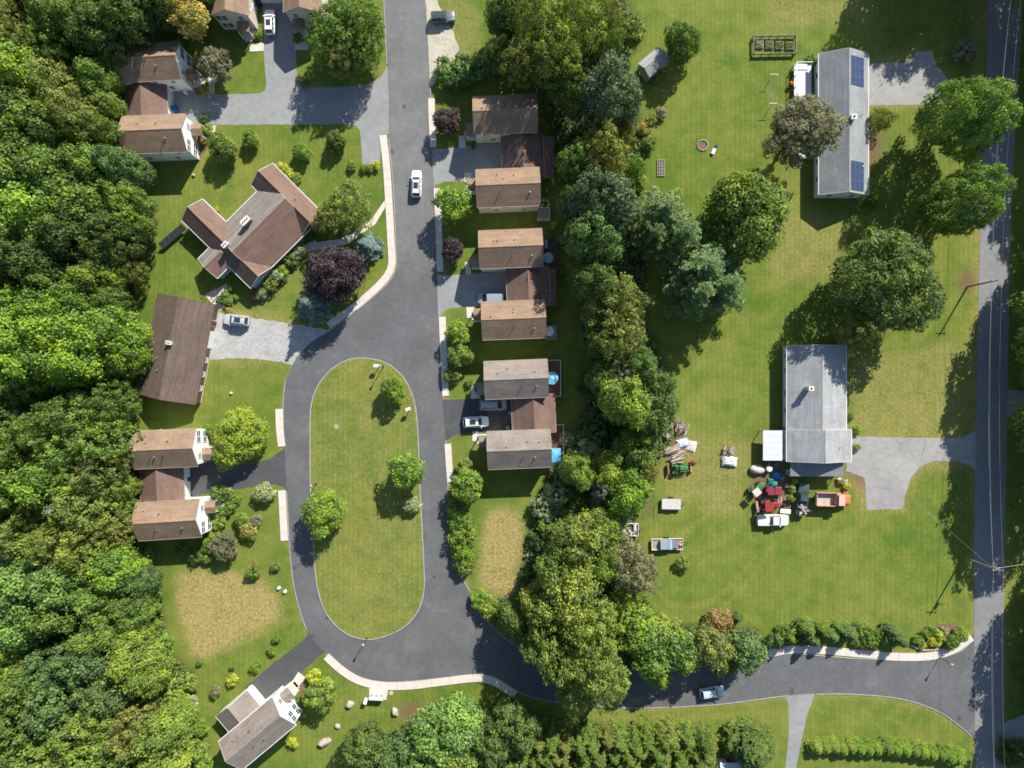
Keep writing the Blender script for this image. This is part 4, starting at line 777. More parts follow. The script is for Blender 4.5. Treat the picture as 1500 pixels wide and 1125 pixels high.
many("""o 1440 -120 60 mid 9|o 1385 -110 60 mid 9|o 1510 -110 62 mid 9|o 1560 -60 62 mid 9|o 1578 10 60 mid 9|o 1600 82 56 mid 9|o 1630 160 55 mid 9|o 1640 260 50 mid 8|o 1592 380 55 mid 9|o 1574 446 58 mid 9|o 1566 505 60 mid 9|o 1568 570 58 mid 9|o 1564 640 58 mid 9|o 1566 705 56 mid 9|o 1640 790 48 mid 8|o 1590 900 54 mid 8|o 1588 975 54 mid 8|o 1580 1060 55 mid 8|m 1690 100 60 mid 9|m 1690 400 60 mid 9|m 1690 700 60 mid 9|m 1690 980 60 mid 9""", 'on the far side of the town road', 'trees along the far side of the town road')
plant('bush', 1413, 76, 17, 'grey', '', None, label='greyish bush in the shade by the town road'); plant('spruce', 1496, 1112, 26, 'dark', '', None, label='dark spruce at the grassy corner of the town road', sz=6)
# south side
plant('maple', 652, 1072, 52, 'fresh', '', None, label='large fresh green tree beside the curved sidewalk', zc=6.5); plant('maple', 668, 1110, 40, 'lemon', 'beside the large fresh green tree', None, zc=6)
for u, v, r, c in ((540, 1098, 36, 'dark'), (585, 1104, 34, 'cool'), (622, 1112, 30, 'fresh'), (720, 1085, 34, 'dark'), (755, 1060, 34, 'dark')): plant('oak', u, v, r, c, 'below the curved sidewalk', 'trees below the curved sidewalk', zc=6)
EV = 'in the planted row of evergreens'
for j, y in enumerate((1086, 1104, 1122, 1142)):
    for i in range(16): plant('pine', 722 + i * 20.5 + rnd.uniform(-6, 6) + 8 * (j % 2), y + rnd.uniform(-6, 6) - (4 if i < 4 else 0), rnd.uniform(17, 25), rnd.choice(['mid', 'olive', 'mid', 'yellow']), EV, 'planted row of evergreens', zc=5.0, sz=rnd.uniform(7, 9.5))
plant('cedar', 1102, 1096, 40, 'dark', '', None, label='broad dark evergreen between the hut and the narrow driveway', zc=3.5, sz=7.5)
for i in range(8): plant('cedar', 1197 + i * 12.5, 1094 + i * .6 + rnd.uniform(-2, 2), 13, 'lemon' if i < 5 else 'bright', 'in the short clipped-looking hedge row', 'evergreens of the hedge row', zc=1.2, sz=2.4)
for i in range(9): plant('cedar', 1300 + i * 13, 1094 + i * 1.8 + rnd.uniform(-2, 2), 15, 'bright' if i % 3 else 'mid', 'in the short clipped-looking hedge row', 'evergreens of the hedge row', zc=1.2, sz=2.4)
for u, v, r in ((1134, 938, 12), (1152, 926, 13), (1184, 924, 16), (1195, 936, 15), (1216, 932, 14), (1243, 928, 14), (1262, 924, 12), (1272, 938, 14), (1286, 932, 12), (1306, 926, 14), (1322, 938, 11), (1175, 938, 8), (1228, 922, 9), (1252, 938, 9), (1296, 940, 8), (1160, 938, 8), (1205, 920, 8)): plant(rnd.choice(['cedar', 'bush']), u + rnd.uniform(-3, 3), v + rnd.uniform(-3, 3), r * rnd.uniform(.75, 1.2), rnd.choice(['cool', 'mid']), 'in the row along the curved sidewalk', 'evergreens along the curved sidewalk')
plant('spruce', 1085, 911, 11, 'dark', '', None, label='small dark spruce beside the rusty bush', sz=2.4); plant('bush', 1000, 825, 11, 'yellow', '', None, label='lone yellow-green bush on the mown lawn')
# garden shrubs
GG = 'garden shrubs around the houses'
many("""h 413 246 9 lime|h 424 254 8 lime|h 435 262 9 lemon|h 318 306 4 lime|h 516 243 8 olive|h 534 245 7 lemon|h 552 242 7 lime|h 543 247 6 yellow|h 302 192 10 bright|h 296 205 8 rust|h 300 133 9 gold|h 284 190 9 dark|h 298 175 7 dark|h 330 433 7 bright|h 338 420 6 mid|h 322 440 6 mid|h 334 442 8 mid|h 336 456 6 gold|h 345 436 5 mid|b 420 378 14 mid|b 430 372 12 pale|b 404 402 13 pale|b 396 414 13 lemon|b 412 395 12 bright|b 384 428 10 pale|b 374 432 8 rust|b 437 366 12 pale|b 448 345 10 mid|b 455 318 12 lemon|b 448 300 9 lemon|b 440 285 8 pale|h 426 352 8 rust|b 428 382 10 brown""", 'in the beds round the low house', GG)
many("""b 386 722 16 pale|h 380 728 8 gold|h 392 716 8 blue|b 322 722 13 mid|h 336 722 8 yellow|h 344 730 8 lemon|h 338 742 9 mid|h 328 748 9 mid|b 318 752 11 lemon|b 322 765 11 lemon|b 355 762 12 lemon|b 366 776 14 gold|b 375 762 9 grey|s 328 800 21 brown 1.6|b 306 800 12 bright|b 302 816 10 bright|b 314 788 10 lemon|b 370 838 11 bright|h 404 830 7 olive|h 372 828 6 rust|b 285 815 11 dark|b 265 805 10 dark|h 312 640 6 olive|h 320 650 6 mid""", 'in the flower garden of the white duplex', GG)
many("""h 405 936 6 mid|h 398 954 7 bright|h 373 978 8 bright|h 376 972 6 bright|h 316 1013 8 brown|h 292 972 5 dark|h 340 978 4 mid|h 403 830 5 olive|h 439 1025 6 mid""", 'on the lawn by the dark driveway', GG)
for u, v, r, lab in ((340, 996, 9, 'lime yellow shrub on the lawn beside the dark driveway'), (430, 1087, 9, 'lime yellow shrub behind the white gabled house'), (459, 990, 12, 'lime yellow shrub touching the rounded front tree')): plant('shrub', u, v, r, 'lime', '', None, label=lab)
plant('small', 470, 1018, 25, 'lemon', '', None, label='rounded yellow-green tree in front of the white gabled house', zc=2.2)
many("""b 1346 938 8 bright|b 1356 928 8 bright|b 1366 924 8 bright|h 1364 938 7 lime|h 1374 930 8 lime|h 1382 926 7 pale|h 1372 942 6 lime|b 1394 940 11 lemon|b 1405 930 12 lemon|h 1388 946 6 grey|h 1352 946 6 lime|h 1384 936 6 pale""", 'in the corner bed by the town road', 'shrubs of the corner bed')
many("""h 805 348 6 grey|h 820 352 7 grey|h 820 398 7 grey|h 812 330 5 lime|h 1275 250 6 gold|b 1278 292 10 mid|h 1256 630 6 bright|h 1254 655 6 lemon|h 1246 610 5 mid|b 1188 88 9 fresh|h 1176 210 6 lime|h 960 118 6 rust|h 950 190 5 pale|h 438 114 5 gold|h 445 122 7 brown|h 378 52 6 mid|h 436 56 7 mid|h 458 54 7 mid|h 1160 715 7 lemon|h 1164 705 5 lime|h 1158 730 6 mid|h 1240 712 5 lime|h 1232 706 5 gold|h 693 215 4 dark|b 602 740 13 pale|b 598 748 8 gold""", 'beside a house wall or deck', GG)

# low cover under the woods: nobody could count it
def cover(name, poly, n, hmax, seed, col, size=.26):
    g = np.random.default_rng(seed); P = np.array([p[:2] for p in PX(poly)]); lo, hi = P.min(0), P.max(0); q = g.uniform(lo, hi, (n * 2, 2)); q = q[inpoly(q[:, 0], q[:, 1], P)][:n]
    h = hmax * (.5 + .5 * np.sin(q[:, 0] * .9 + 1.3 * np.sin(q[:, 1] * .6)) * np.sin(q[:, 1] * 1.1)) * g.random(len(q)) ** .6
    v, f = leaves(np.column_stack([q, h + .05]), g.normal(0, .5, (len(q), 3)) + np.array((0, 0, 1.)), size * g.uniform(.6, 1.4, len(q)), g)
    o = new(name, np_mesh(name, v, f, LEAF, np.clip(.5 + .2 * g.normal(size=len(q)), 0, 1))); o.color = (*col, 1); tag(o, None, None, None, 'stuff'); return o
tag(cover('undergrowth', WOOD_W, 60000, 1.5, 1, COL['mid']), 'leafy undergrowth on the floor of the dense wood', 'undergrowth')
tag(cover('undergrowth', WOOD_M, 34000, 1.4, 2, COL['cool']), 'leafy undergrowth beneath the tree belt', 'undergrowth')
tag(cover('undergrowth', WOOD_E, 14000, .7, 3, COL['dark']), 'low growth beyond the town road', 'undergrowth')

# dead pale limbs in the wood
def dead(u, v, z, ln, a, lab):
    x, y, _ = W(u, v, z); q = random.Random(int(u * 7 + v)); m = MB(); root = thing('dead_tree', lab, 'tree', (x, y, 0))
    MB().tube([(0, 0, 0), (.2, .1, z * .5), (0, 0, z)], [.2, .15, .1], 6).build('trunk', BARKW, root)
    for k in range(4):
        b = a + (k - 1.5) * .22; l = ln * q.uniform(.6, 1.0); m.tube([(0, 0, z - .3), (cos(b) * l * .35 + .2, sin(b) * l * .35, z + .6), (cos(b + .3) * l * .7, sin(b + .3) * l * .7, z + 1.0), (cos(b) * l, sin(b) * l, z + 1.3)], [.07, .06, .04, .02], 5)
    m.build('limb', BARKW, root)
for i, (u, v, z, l, a) in enumerate(((62, 752, 12.6, 3.2, .3), (96, 1082, 12, 2.6, 1.0), (10, 380, 12, 3, .1))): dead(u, v, z, l, a, 'bare whitish dead limbs showing among the green crowns of the wood')
for o in [o for o in scn.objects if o.get('label', '').startswith('bare whitish')]: o['group'] = 'dead trees in the wood'

# ------------------------------------------------------------------ vehicles
TYRE = MB(); _n = 14
for (r0, r1, x0, x1) in ((.33, .33, -.1, .1),):
    TYRE.add([(cos(2 * pi * i / _n) * .33, y, sin(2 * pi * i / _n) * .33 + .33) for y in (-.11, .11) for i in range(_n)], [(i, (i + 1) % _n, _n + (i + 1) % _n, _n + i) for i in range(_n)] + [list(range(_n))[::-1], list(range(_n, 2 * _n))])
TYRE = TYRE.mesh('tyre', RUBBER)
RIM = MB().add([(cos(2 * pi * i / _n) * .2, y, sin(2 * pi * i / _n) * .2 + .33) for y in (-.122, .122) for i in range(_n)], [(i, (i + 1) % _n, _n + (i + 1) % _n, _n + i) for i in range(_n)] + [list(range(_n))[::-1], list(range(_n, 2 * _n))]).mesh('rim', METAL)
LAMPW = M('headlight_glass', (.65, .66, .68), .05, 2, .15, 0, .6); LAMPR = M('taillight_red', (.35, .02, .02), .1, 2, .2, 0, .5)
def paint(name, c): return M('paint_' + name, c, .02, 1.0, .32, 0, .5, coat=.7)
def wheel(root, x, y, s=1.0, loc=None):
    w = new('wheel', TYRE, root, (x, y, 0)); w.scale = (s, s, s); new('rim', RIM, w)
def loft(mb, secs, m=0, cap=True):
    n = len(secs[0]); b = [p for s in secs for p in s]; fs = []
    for i in range(len(secs) - 1):
        for k in range(n): fs.append((i * n + k, (i + 1) * n + k, (i + 1) * n + (k + 1) % n, i * n + (k + 1) % n))
    if cap: fs += [list(range(n)), list(range((len(secs) - 1) * n, len(secs) * n))[::-1]]
    mb.add(b, fs, m)
def car(label, u, v, ang, col, L=4.6, Wd=1.84, H=1.68, kind='suv', roofmat=None, rails=True, sunroof=False, cat='car', name='parked_car', group=None):
    """nose towards +x; the belt line, cabin glass, bonnet and tail are shaped section by section"""
    x, y, _ = W(u, v, .8); root = thing(name, label, cat, (x, y, 0), ang, group); w = Wd / 2; h = L / 2
    if kind == 'sedan': cab = (-.36, -.17, .07, .22); belt, tail, bon = .92, .93, .86
    elif kind == 'van': cab = (-.485, -.43, .16, .32); belt, tail, bon = 1.02, 1.02, .95
    elif kind == 'pickup': cab = (-.10, -.04, .13, .24); belt, tail, bon = 1.08, 1.08, 1.06
    elif kind == 'jeep': cab = (-.485, -.45, .10, .17); belt, tail, bon = 1.05, 1.05, 1.05
    else: cab = (-.475, -.38, .09, .235); belt, tail, bon = 1.02, 1.0, .97
    B = MB(); secs = []
    for f, wf, zb, zs in ((-.5, .80, tail - .16, .42), (-.485, .90, tail - .05, .30), (-.44, .97, tail, .24), (-.30, 1.0, belt, .22), (0, 1.0, belt, .22), (.2, 1.0, belt - .02, .22), (.30, .99, bon, .22), (.40, .96, bon - .05, .24), (.46, .88, bon - .12, .28), (.49, .74, bon - .22, .36), (.5, .62, bon - .32, .42)):
        X = f * L; a = w * wf; secs.append([(X, -a * .93, zs), (X, -a, zs + .22), (X, -a, zb - .12), (X, -a * .90, zb), (X, 0, zb + .03), (X, a * .90, zb), (X, a, zb - .12), (X, a, zs + .22), (X, a * .93, zs)])
    loft(B, secs); body = B.build('body', col, root, smooth=False)
    x0, x1, x2, x3 = (c * L for c in cab); zt = H; yb, yt = w * .89, w * .70; zb = belt - .02
    P = lambda X, Y, Z: (X, Y, Z)
    Cb = MB(); xm = [x0, x1 * .5 + x0 * .5, x3]; 
    lo = [(x0, -yb * .94, zb), (x3, -yb * .90, zb), (x3, yb * .90, zb), (x0, yb * .94, zb)]; hi = [(x1, -yt, zt - .05), (x2, -yt * .97, zt - .05), (x2, yt * .97, zt - .05), (x1, yt, zt - .05)]
    Cb.add(lo + hi, [(0, 1, 5, 4), (1, 2, 6, 5), (2, 3, 7, 6), (3, 0, 4, 7), (4, 5, 6, 7)]); Cb.build('cabin', col, root)
    rf = MB(); rx = [(x1 - .02, .82), (x1 + .25, .98), ((x1 + x2) / 2, 1.0), (x2 - .2, .97), (x2 + .02, .86)]
    loft(rf, [[(X, -yt * k, zt - .055), (X, -yt * k * .7, zt - .005), (X, 0, zt + .02), (X, yt * k * .7, zt - .005), (X, yt * k, zt - .055)] for X, k in rx], cap=True)
    ro = rf.build('roof', roofmat or col, root)
    def pane(nm, q, off=.012, shrink=.88):
        q = [np.array(p, float) for p in q]; c = sum(q) / 4; n = np.cross(q[1] - q[0], q[3] - q[0]); n /= np.linalg.norm(n) + 1e-9
        if np.dot(n, c - np.array((0, 0, .8))) < 0: n = -n
        MB().add([tuple(c + (p - c) * shrink + n * off) for p in q], [(0, 1, 2, 3)]).build(nm, GLASS, root)
    pane('windshield', [lo[1], lo[2], hi[2], hi[1]], .014, .9); pane('rear_window', [lo[3], lo[0], hi[0], hi[3]], .014, .86)
    for s in (0, 1):
        a, b_, c_, d = (lo[0], lo[1], hi[1], hi[0]) if s == 0 else (lo[3], lo[2], hi[2], hi[3]); A = [np.array(q_, float) for q_ in (a, b_, c_, d)]
        for t0, t1 in ((.04, .34), (.37, .64), (.67, .96)) if kind in ('suv', 'van', 'jeep') else ((.06, .48), (.52, .94)):
            pane('side_window', [A[0] + (A[1] - A[0]) * t0, A[0] + (A[1] - A[0]) * t1, A[3] + (A[2] - A[3]) * t1, A[3] + (A[2] - A[3]) * t0], .012, .9)
        sy = -1 if s == 0 else 1
        MB().box(x3 - .12 * L / 4.6, sy * (w + .06), belt - .02, .16, .2, .14).build('mirror', col, root)
        MB().box(h - .13, sy * w * .58, bon - .34, .14, .34, .13).build('headlight', LAMPW, root); MB().box(-h + .05, sy * w * .74, tail - .32, .10, .22, .22).build('taillight', LAMPR, root)
        if rails: MB().tube([(x1 + .15, sy * yt * .86, zt - .02), (x1 + .3, sy * yt * .86, zt + .07), (x2 - .3, sy * yt * .84, zt + .07), (x2 - .15, sy * yt * .84, zt - .02)], .028, 5).build('roof_rail', BLACK, root)
        for X in (-.30 * L, .31 * L): wheel(root, X, sy * (w - .10), 1.0 if H < 1.75 else 1.1)
    MB().box(h - .02, 0, .38, .06, Wd * .5, .14).build('bumper', BLACK, root); MB().box(-h + .02, 0, .38, .06, Wd * .6, .16).build('bumper', BLACK, root)
    if sunroof: MB().box((x1 + x2) / 2 + .1 * L * .3, 0, zt + .012, (x2 - x1) * .5, yt * 1.25, .02).build('sunroof', GLASS, root)
    if kind == 'pickup':
        bl = h + x0 - .12; bx = -h + bl / 2 + .06; bed = MB()
        bed.box(bx, 0, belt - .03, bl - .1, Wd * .78, .045)
        bed.build('bed_floor', BLACK, root); MB().box(bx, w * .86, belt + .0, bl, .14, .08).build('bed_rail', col, root); MB().box(bx, -w * .86, belt + .0, bl, .14, .08).build('bed_rail', col, root)
        MB().box(-h + .09, 0, belt - .1, .1, Wd * .84, .18).build('tailgate', col, root)
    return root
PW, PS, PB = paint('white', (.72, .73, .74)), paint('silver', (.45, .47, .48)), paint('pale_blue', (.50, .57, .66))
car('white car parked in front of the garage between two cream houses', 395, 32, R(91), PW, 4.4, 1.8, 1.62, 'suv', None, False, True)
car('white estate car with roof rails driving along the loop road', 610, 269, R(89), PW, 4.7, 1.82, 1.6, 'suv', None, True, True)
car('dark grey-green jeep with pale bonnet parked on the sandy verge', 649, 25, R(4), paint('grey_green', (.13, .16, .175)), 4.3, 1.78, 1.82, 'jeep', M('soft_top', (.045, .06, .065), .1, 2, .8), False)
car('silver car parked on the white gravel yard by the barn', 346, 469, R(174), PS, 4.55, 1.84, 1.72, 'suv', None, True, True)
car('silver-grey minivan parked in the house shadow before the garage', 720, 437, R(180), M('paint_dusk', (.22, .27, .31), .03, 1, .3, 0, .5, coat=.6), 4.9, 1.9, 1.75, 'van', None, False)
car('grey minivan parked in shade under the grey-roofed duplex', 722, 593, R(1), M('paint_van', (.30, .33, .35), .03, 1, .3, 0, .5, coat=.6), 4.9, 1.9, 1.78, 'van', None, True)
car('white car with dark glass roof on the dark driveway', 697, 618, R(3), PW, 4.5, 1.86, 1.62, 'suv', None, False, True)
car('pale blue car driving along the curved road beside the hedge', 1043, 1014, R(9), PB, 4.3, 1.78, 1.52, 'suv', None, False)
t_ = car('white pickup with covered bed parked at the edge of the cluttered yard', 1132, 762, R(0), PW, 5.5, 1.95, 1.8, 'pickup', None, False, cat='pickup', name='pickup_truck')
MB().box(-1.75, 0, 1.12, 1.9, 1.68, .07).build('bed_cover', M('bed_cover', (.55, .62, .64), .05, 2, .5), t_)
t_ = car('dark green pickup with a bed full of scrap', 1175.5, 731, R(83), paint('dark_green', (.055, .075, .07)), 5.6, 1.95, 1.75, 'pickup', None, False, cat='pickup', name='pickup_truck')
q = random.Random(3); SCR = [M('scrap_%d' % i, c, .15, 3, .6) for i, c in enumerate(((.5, .45, .42), (.35, .30, .28), (.16, .09, .07), (.55, .5, .5), (.2, .24, .28), (.45, .32, .24)))]
for i in range(16): MB().box(-1.8 + q.uniform(-.75, .75), q.uniform(-.6, .6), 1.1 + q.uniform(0, .2), q.uniform(.2, .8), q.uniform(.12, .35), q.uniform(.06, .25), q.uniform(0, 3)).build('scrap', SCR[i % 6], t_)

# orange dump truck
OR, OR2, ORF = M('truck_orange', (.50, .17, .045), .12, 2, .5), M('truck_faded', (.50, .27, .20), .15, 2, .65), M('truck_bed', (.42, .36, .32), .15, 2, .8)
x, y, _ = W(1220, 731, 1.2); t_ = thing('dump_truck', 'faded orange dump truck with an empty open bed', 'truck', (x, y, 0), R(-1))
MB().box(-.1, 0, .55, 6.0, .9, .22).build('chassis', BLACK, t_)
bd = MB(); bd.box(-1.35, 0, 1.0, 3.3, 2.2, .12); bd.build('bed_floor', ORF, t_)
for nm, a in (('bed_side', (-1.35, 1.12, 1.0, 3.3, .1, .95)), ('bed_side', (-1.35, -1.12, 1.0, 3.3, .1, .95)), ('bed_front', (.32, 0, 1.0, .12, 2.3, 1.2)), ('tailgate', (-3.0, 0, 1.0, .1, 2.3, .8))): MB().box(*a).build(nm, OR2, t_)
for sx in (-2.4, -1.3, -.3):
    for sy in (-1.19, 1.19): MB().box(sx, sy, 1.0, .12, .08, .95).build('bed_rib', OR2, t_)
MB().box(.98, 0, .75, 1.15, 2.05, 1.75, top=.9).build('cab', OR2, t_); MB().box(.98, 0, 2.5, 1.05, 1.86, .05).build('cab_roof', M('truck_pink', (.60, .38, .33), .1, 2, .6), t_)
hd = MB(); loft(hd, [[(X, -w_, .7), (X, -w_, z_ - .12), (X, -w_ * .7, z_), (X, w_ * .7, z_), (X, w_, z_ - .12), (X, w_, .7)] for X, w_, z_ in ((1.55, .92, 1.7), (2.3, .84, 1.62), (2.85, .74, 1.5), (3.0, .62, 1.35))]); hd.build('bonnet', OR, t_)
MB().add([(1.57, -.85, 1.72), (1.57, .85, 1.72), (1.53, .78, 2.4), (1.53, -.78, 2.4)], [(0, 1, 2, 3)]).build('windshield', GLASS, t_)
for sy in (-1, 1):
    MB().box(2.45, sy * 1.0, .65, .95, .4, .22, top=.85).build('fender', OR, t_); MB().box(1.5, sy * 1.2, 1.6, .12, .25, .3).build('mirror', BLACK, t_); MB().box(3.02, sy * .62, 1.0, .08, .22, .2).build('headlight', LAMPW, t_)
    wheel(t_, 2.4, sy * .95, 1.35); wheel(t_, -1.7, sy * .92, 1.45)

# tractors and yard machines
def tractor(label, u, v, ang, col, s=1.0, canopy=None, bucket=None, rear=None, seat=BLACK):
    x, y, _ = W(u, v, .8); t = thing('tractor', label, 'tractor', (x, y, 0), ang, None); t.scale = (s, s, s)
    hd = MB(); loft(hd, [[(X, -w_, .55), (X, -w_, z_ - .1), (X, -w_ * .7, z_), (X, w_ * .7, z_), (X, w_, z_ - .1), (X, w_, .55)] for X, w_, z_ in ((.1, .36, 1.15), (.7, .36, 1.15), (1.2, .32, 1.1), (1.35, .26, 1.0))]); hd.build('bonnet', col, t)
    MB().box(-.35, 0, .5, 1.1, .7, .12).box(-.75, .55, .85, .8, .34, .08).box(-.75, -.55, .85, .8, .34, .08).build('fender', col, t)
    MB().box(-.55, 0, .62, .42, .46, .18).box(-.78, 0, .75, .08, .46, .42).build('seat', seat, t); MB().tube([(.1, 0, 1.1), (-.15, 0, 1.3)], .03, 5).build('steering_column', BLACK, t); MB().cyl(-.17, 0, 1.28, 1.31, .2, n=12).build('steering_wheel', BLACK, t)
    MB().tube([(.85, .12, 1.1), (.85, .12, 1.55)], .035, 6).build('exhaust', BLACK, t)
    for sy in (-1, 1): wheel(t, -.75, sy * .62, 1.45); wheel(t, .95, sy * .5, .85)
    if canopy:
        c = MB().box(-.5, 0, 2.0, 1.15, 1.15, .07).build('canopy', canopy, t)
        for sy in (-.5, .5): MB().box(-.95, sy, .6, .06, .06, 1.4).build('canopy_post', BLACK, t)
    if bucket:
        MB().add([(1.75, -.8, .15), (1.75, .8, .15), (2.2, .8, .15), (2.2, -.8, .15), (1.72, -.8, .75), (1.72, .8, .75)], [(0, 1, 2, 3), (0, 4, 5, 1), (0, 3, 4), (1, 5, 2)]).build('bucket', bucket, t)
        for sy in (-.5, .5): MB().tube([(.1, sy, 1.05), (1.1, sy, 1.0), (1.75, sy, .5)], .06, 5).build('loader_arm', col, t)
    if rear:
        MB().box(-1.7, 0, .25, .25, 1.5, .5).build('rear_blade', rear, t); MB().tube([(-1.0, 0, .6), (-1.7, 0, .6)], .07, 5).build('hitch', BLACK, t)
    return t
GRN, ORB, RED, MAR = M('machine_green', (.05, .20, .07), .12, 3, .5), M('bucket_orange', (.42, .17, .08), .2, 3, .7), M('machine_red', (.27, .035, .032), .12, 3, .5), M('machine_maroon', (.20, .035, .06), .12, 3, .5)
tractor('green tractor with orange bucket and rear blade beside the woodpile', 995, 686, R(5), GRN, 1.12, None, ORB, M('rust_brown', (.26, .13, .07), .25, 4, .85))
tractor('green tractor under a pale square canopy in the cluttered yard', 1108, 716, R(40), GRN, 1.1, M('canopy_pink', (.58, .46, .40), .1, 3, .7))
tractor('bright red tractor standing between junk and the white pickup', 1127, 740, R(8), RED, 1.25, RED, None, M('seat_tan', (.45, .30, .22), .1, 3, .7))
# maroon compact pick-up cab
x, y, _ = W(1133, 719, .7); t_ = thing('utility_vehicle', 'small maroon two-part utility vehicle in the cluttered yard', 'vehicle', (x, y, 0), R(-3))
c_ = MB(); loft(c_, [[(X, -.72, .4), (X, -.76, .9), (X, -.62, z_), (X, .62, z_), (X, .76, .9), (X, .72, .4)] for X, z_ in ((.2, 1.05), (.9, 1.02), (1.3, .95), (1.4, .8))]); c_.build('bonnet', MAR, t_)
MB().box(-.7, 0, .4, 1.3, 1.5, .5).build('body', MAR, t_); MB().box(-.72, 0, 1.62, 1.15, 1.25, .07).build('cab_roof', MAR, t_)
for sx in (-1.2, -.2):
    for sy in (-.6, .6): MB().box(sx, sy, .85, .07, .07, .8).build('roof_post', BLACK, t_)
MB().add([(.0, -.62, .95), (.0, .62, .95), (-.18, .58, 1.6), (-.18, -.58, 1.6)], [(0, 1, 2, 3)]).build('windshield', GLASS, t_)
for sx in (-.9, .9):
    for sy in (-.68, .68): wheel(t_, sx, sy, .85)

# trailers
def trailer(label, u, v, ang, L, Wd, side=.35, name='utility_trailer', col=METAL):
    x, y, _ = W(u, v, .5); t = thing(name, label, 'trailer', (x, y, 0), ang); MB().box(0, 0, .42, L, Wd, .09).build('trailer_bed', WOODG, t)
    for sy in (-1, 1): MB().box(0, sy * Wd / 2, .45, L, .06, side).build('side_rail', col, t); wheel(t, -.15, sy * (Wd / 2 + .18), .9); MB().box(-.15, sy * (Wd / 2 + .18), .62, .85, .26, .05).build('mudguard', BLACK, t)
    for sx in (-1, 1): MB().box(sx * L / 2, 0, .45, .06, Wd, side).build('end_rail', col, t)
    MB().tube([(L / 2, .4, .45), (L / 2 + .8, 0, .45)], .05, 5).tube([(L / 2, -.4, .45), (L / 2 + .8, 0, .45)], .05, 5).build('drawbar', BLACK, t); return t
t_ = trailer('small flat trailer with pale cover standing alone on the lawn', 983, 738, R(-1), 3.35, 1.85)
MB().box(0, 0, .74, 3.25, 1.75, .06).build('cover', M('cover_pale', (.50, .47, .44), .1, 1.5, .7), t_); MB().tube([(-1.7, -.85, .5), (-2.0, -.9, 1.5)], .03, 4).tube([(-1.7, .85, .5), (-2.0, .9, 1.5)], .03, 4).box(-2.0, 0, 1.45, .05, 1.9, .06).build('ramp_gate', BLACK, t_)
t_ = trailer('long trailer loaded with a truck cap and boxes by the olive bush', 977, 797, R(1), 5.4, 1.9, .3, col=WHITE)
MB().box(-.55, 0, .5, 1.6, 1.6, .85, top=.92).build('cargo_box', M('cargo_grey', (.26, .30, .33), .08, 2, .5), t_); MB().box(.55, .0, .5, .5, 1.6, .7).build('cargo_box', M('cargo_blue', (.30, .42, .50), .08, 2, .5), t_); MB().box(1.4, 0, .5, 1.0, 1.2, .6).build('cargo_box', M('cargo_dark', (.18, .19, .20), .08, 2, .5), t_)
for i in range(5): MB().box(2.25 + q.uniform(-.25, .25), q.uniform(-.5, .5), .5, .35, .3, q.uniform(.2, .5), q.uniform(0, 2)).build('scrap', (RED, SCR[5], SCR[0])[i % 3], t_)
t_ = trailer('white-framed trailer full of scrap half hidden by bushes', 920, 775, R(-2), 3.4, 2.1, .6, col=WHITE)
for i in range(14): MB().box(q.uniform(-1.4, 1.4), q.uniform(-.8, .8), .5, q.uniform(.3, 1.0), q.uniform(.15, .5), q.uniform(.1, .6), q.uniform(0, 3)).build('scrap', SCR[i % 6], t_)

# ------------------------------------------------------------------ yard clutter
LOGM = [M('log_%d' % i, c, .2, 4, .85) for i, c in enumerate(((.40, .33, .27), (.30, .23, .17), (.48, .42, .36), (.22, .17, .13)))]
def logpile(label, u, v, ang, n, ln, sx, sy, seed, name='log_pile', mats=LOGM, h=.9):
    x, y, _ = W(u, v, .4); r = random.Random(seed); t = thing(name, label, 'woodpile', (x, y, 0), ang)
    for i in range(n):
        a = r.gauss(0, .22); cx, cy = r.uniform(-sx, sx), r.uniform(-sy, sy); f = max(0, 1 - (cx / sx) ** 2 * .5 - (cy / sy) ** 2 * .6); z = .1 + r.random() * h * f; l = ln * r.uniform(.55, 1.1) / 2; rd = r.uniform(.06, .13)
        MB().tube([(cx - cos(a) * l, cy - sin(a) * l, z), (cx + cos(a) * l, cy + sin(a) * l, z + r.uniform(-.1, .1))], rd, 6).build('log', r.choice(mats), t)
    return t
logpile('heap of split logs at the bush edge above the white tarps', 996, 626, R(65), 60, .9, 1.0, 1.6, 5)
logpile('stack of pale poles and planks above the green tractor', 990, 666, R(25), 46, 2.6, .5, 1.5, 6)
logpile('small pile of firewood beside the bushes', 976, 637, R(70), 26, .7, .5, .8, 8)
logpile('pointed heap of firewood standing alone on the lawn', 1067, 660, R(60), 60, .7, .8, .9, 7, h=1.1)
def tarp(label, u, v, ang, sx, sy, h, col, seed, name='tarp', cat='tarp', flat=.5):
    x, y, _ = W(u, v, h / 2); r = np.random.default_rng(seed); n = 12; m = MB(); vs = []
    for i in range(n + 1):
        for j in range(n + 1):
            a, b = i / n * 2 - 1, j / n * 2 - 1; e = max(abs(a), abs(b)); z = h * (1 - e ** 4) ** .8 * (.8 + .2 * r.random()) + .03; vs.append((a * sx * (1 + .06 * r.normal()), b * sy * (1 + .06 * r.normal()), z))
    m.add(vs, [(i * (n + 1) + j, (i + 1) * (n + 1) + j, (i + 1) * (n + 1) + j + 1, i * (n + 1) + j + 1) for i in range(n) for j in range(n)])
    o = m.build(name, M('tarp_' + str(seed), col, .08, 2, .5), None, (x, y, 0), ang); tag(o, label, cat); return o
tarp('crumpled blue-white tarp between the two woodpiles', 1000, 649, R(20), 1.0, .75, .5, (.50, .58, .66), 21); tarp('beige tarp corner spread on the grass beside the woodpile', 1013, 654, R(-15), .85, 1.0, .35, (.52, .48, .44), 22)
